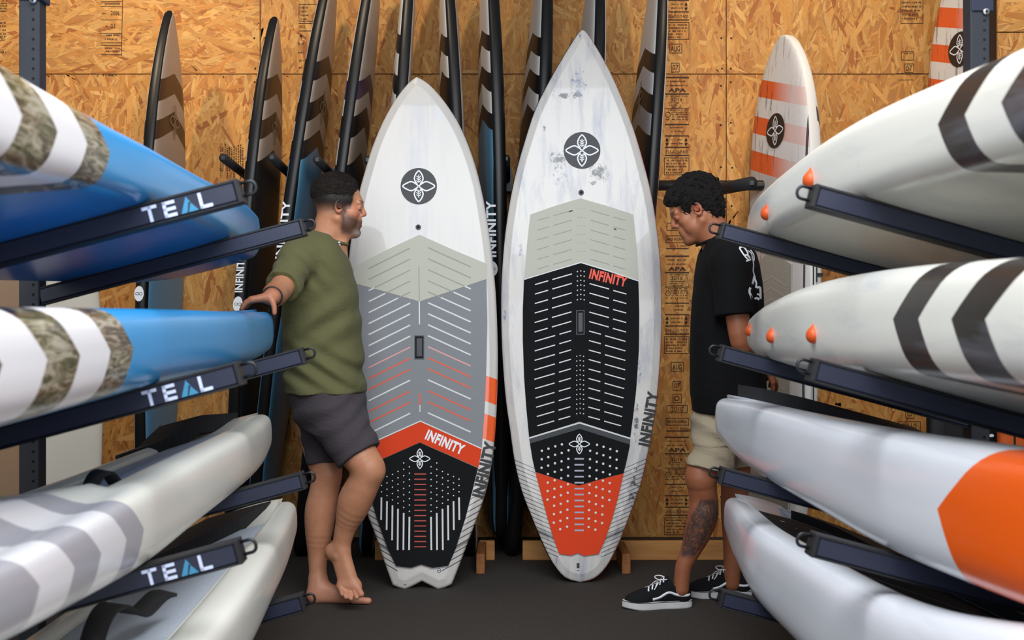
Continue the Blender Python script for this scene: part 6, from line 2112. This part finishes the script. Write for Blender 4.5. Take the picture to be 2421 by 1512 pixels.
its = [pl_([(1748, 585), (1752, 592), (1762, 606), (1772, 616)], 3.4), pl_([(1748, 585), (1757, 583), (1765, 592), (1768, 601), (1760, 603)], 3.6), pl_([(1766, 601), (1776, 612)], 4.4), pl_([(1764, 617), (1776, 613)], 3.2),
       pl_([(1768, 592), (1776, 598), (1780, 612), (1782, 626)], 2.6), pl_([(1774, 590), (1782, 602), (1783, 616)], 2.4), pl_([(1782, 626), (1781, 640), (1784, 652)], 3.0),
       pl_([(1784, 652), (1780, 668), (1772, 686), (1776, 700), (1781, 712)], 5.5), pl_([(1781, 712), (1788, 704), (1795, 708)], 5.0), pl_([(1783, 655), (1788, 668), (1787, 680)], 4.0), pl_([(1789, 680), (1797, 680), (1798, 706)], 5.0), pl_([(1790, 694), (1798, 698)], 4)]
link('shirt_print', on_mesh(tree, its, orgR).mesh('shirt_print'), shirtR, M_white)
its = [pl_([(1637, 652), (1637, 661)], 2.5), pl_([(1634, 668), (1635, 680)], 2.0), pl_([(1634, 684), (1634, 690)], 2.0)]
link('chest_print', on_mesh(tree, its, orgR).mesh('chest_print'), shirtR, M_white)
ctr = p(1688, 560, 4.955); g = Geo(); g.smooth = True; pts = []
for i in range(28):
    w = 2 * math.pi * i / 28
    dx, dy = .069 * math.cos(w), .072 * math.sin(w)
    pts.append(Vector((ctr[0] + dx, ctr[1] + dy, ctr[2] + .40 * dx - .006)) - orgR)
g.tube(pts, .006, 8, closed=True); link('collar', g.mesh('collar'), shirtR, M_blk)
# shorts
xs = axis([(.55, 1.08, .005)]); ys = axis([(4.68, 5.22, .0055)]); zs = axis([(zpx(1150, 4.9), zpx(945, 4.95), .005)])
V = Vox(xs, ys, zs)
V.slices([(zpx(y, 4.95), X2(a), X2(b), hy) for y, a, b, hy in ((950, 1640, 1800, .165), (985, 1636, 1800, .172), (1015, 1633, 1796, .17), (1035, 1636, 1785, .15))], 4.95, .03)
V.cap(p(1694, 1045, 4.87), p(1677, 1112, 4.85), .080, .093, .05, cut=True)
V.cap(p(1738, 1000, 5.03), p(1745, 1102, 5.03), .088, .078, .03, cut=True)
V.fold(lambda X, Y, Z: .005 * smooth_noise(X, Y, Z, 30, 3) + .005 * np.sin(80 * (Z + .5 * X) + 2.5 * np.sin(15 * X + 9 * Y)) * .8)
shortsR = child(V.mesh('shorts'), 'shorts', personR, orgR, M_khaki, 'khaki shorts'); del V

# shoes: canvas upper, white sole, laces, side stripe
M_shoe = cloth_mat('black_shoe_canvas', srgb(24, 24, 26), 1200, .2)
M_sole = plain('white_rubber_sole', srgb(206, 204, 202), .6, .08, 30)
def shoe(heel, yaw, parent, org, near=True):
    R3 = Matrix.Rotation(yaw, 3, 'Z'); H = Vector(heel)
    def T(x, y, z): return H + R3 @ Vector((-x, y, z))
    L = .282
    outl = cr([(0, 0), (.012, .028), (.06, .036), (.13, .038), (.20, .048), (.245, .040), (L, .012), (L, -.010), (.25, -.036), (.20, -.044), (.13, -.034), (.06, -.034), (.012, -.026)], 4, True)
    g = Geo(); g.smooth = False; n = len(outl); vs = []
    for z, s_ in ((0, .97), (.004, 1.0), (.026, 1.0), (.030, .97)):
        zz = [z + (.006 if x > .22 else 0) * (x - .22) / .06 for x, y in outl]
        vs += [T(L / 2 + (x - L / 2) * s_, y * s_, q) - org for (x, y), q in zip(outl, zz)]
    fs = [tuple(range(n))[::-1], tuple(3 * n + i for i in range(n))]
    for k in range(3):
        for i in range(n): fs.append((k * n + i, k * n + (i + 1) % n, (k + 1) * n + (i + 1) % n, (k + 1) * n + i))
    g.add(vs, fs); me = g.mesh('sole'); fix_normals(me)
    lo = np.array(H) - .32; hi = np.array(H) + .32
    hs = .0036
    xs = axis([(H.x - .31, H.x + .06, hs)]); ys = axis([(H.y - .13, H.y + .13, hs)]); zs = axis([(.012, .16, hs)])
    V = Vox(xs, ys, zs)
    t = lambda x, y, z: np.array(T(x, y, z))
    ax = np.array([list(R3 @ Vector((-1, 0, 0))), list(R3 @ Vector((0, 1, 0))), [0, 0, 1]])
    V.ell(t(.215, 0, .032), (.062, .042, .034), ax, .02)
    V.cap(t(.20, .002, .040), t(.115, 0, .068), .034, .034, .02)
    V.cap(t(.12, 0, .045), t(.045, 0, .048), .036, .034, .02)
    V.cap(t(.115, 0, .070), t(.10, 0, .100), .028, .026, .02)
    V.cap(t(.040, 0, .040), t(.036, 0, .082), .033, .030, .02)
    V.cap(t(.085, 0, .075), t(.050, 0, .080), .031, .031, .02)
    V.carve(lambda X, Y, Z: .024 - Z + 0 * X + 0 * Y, (H.x - .35, H.y - .2, 0), (H.x + .1, H.y + .2, .05))
    V.cap(t(.070, 0, .085), t(.066, 0, .14), .028, .032, .006, sub=True)
    up = child(V.mesh('shoe'), 'shoe', parent, org, M_shoe, 'low black canvas sneaker with white sole')
    tr = bvh((V.V, V.Q)); del V
    link('sole', me, up, M_sole)
    g = Geo(); g.smooth = True
    g.tube([T(L / 2 + (x - L / 2) * 1.003, y * 1.006, .0275 + (.006 if x > .22 else 0) * max(0, x - .22) / .06) - org for x, y in outl], .0012, 6, closed=True)
    link('sole_line', g.mesh('sole_line'), up, M_black)
    # side stripe and laces sit on the upper
    def drop(pts3, w, mat, name):
        g = Geo(); g.smooth = True
        pp = []
        for q in cr([tuple(a) for a in pts3], 6):
            v, nn, _, _ = tr.find_nearest(Vector(q)); pp.append((v, nn))
        vs = []
        for i, (v, nn) in enumerate(pp):
            tt = (pp[min(i + 1, len(pp) - 1)][0] - pp[max(i - 1, 0)][0]).normalized(); sd = tt.cross(nn).normalized()
            for a, b in ((-1, .0004), (1, .0004), (1, .0022), (-1, .0022)): vs.append(v + sd * a * w / 2 + nn * b - org)
        fs = []
        for i in range(len(pp) - 1):
            for k in range(4): fs.append((i * 4 + k, i * 4 + (k + 1) % 4, i * 4 + 4 + (k + 1) % 4, i * 4 + 4 + k))
        fs += [(0, 1, 2, 3), tuple(len(vs) - 4 + k for k in range(4))]
        g.add(vs, fs); m_ = g.mesh(name); fix_normals(m_)
        return link(name, m_, up, mat)
    for sd in (-1, 1):
        drop([T(.168, sd * .045, .040), T(.150, sd * .044, .043), T(.120, sd * .044, .062), T(.100, sd * .042, .066), T(.070, sd * .042, .055), T(.040, sd * .040, .052), T(.010, sd * .036, .054)], .0095, M_white, 'side_stripe')
    for k in range(5):
        x = .180 - k * .0155; z = .066 + k * .009
        drop([T(x + .004, .020, z), T(x - .002, 0, z + .02), T(x + .004, -.020, z)], .006, M_white, 'lace')
    g = Geo(); g.smooth = True
    for sg in (-1, 1):
        pts = [T(.122, 0, .106) - org]
        for a in range(9):
            w = math.pi * 2 * a / 8
            pts.append(T(.128 + .018 * math.sin(w) , sg * (.022 - .018 * math.cos(w)), .106 + .012 * math.sin(w / 2)) - org)
        g.tube([Vector(q) for q in cr([tuple(q) for q in pts], 3)], .0024, 6)
        g.tube([T(.122, 0, .106) - org, T(.145, sg * .02, .100) - org, T(.165, sg * .036, .078) - org], .0022, 6)
    link('lace_bow', g.mesh('lace_bow'), up, M_white)
    return up
sN = P(1636, 0, 4.90); sF = P(1778, 0, 5.075)
shoe((sN.x, 4.905, 0), math.radians(9), personR, orgR)
shoe((sF.x, 5.075, 0), math.radians(2), personR, orgR)
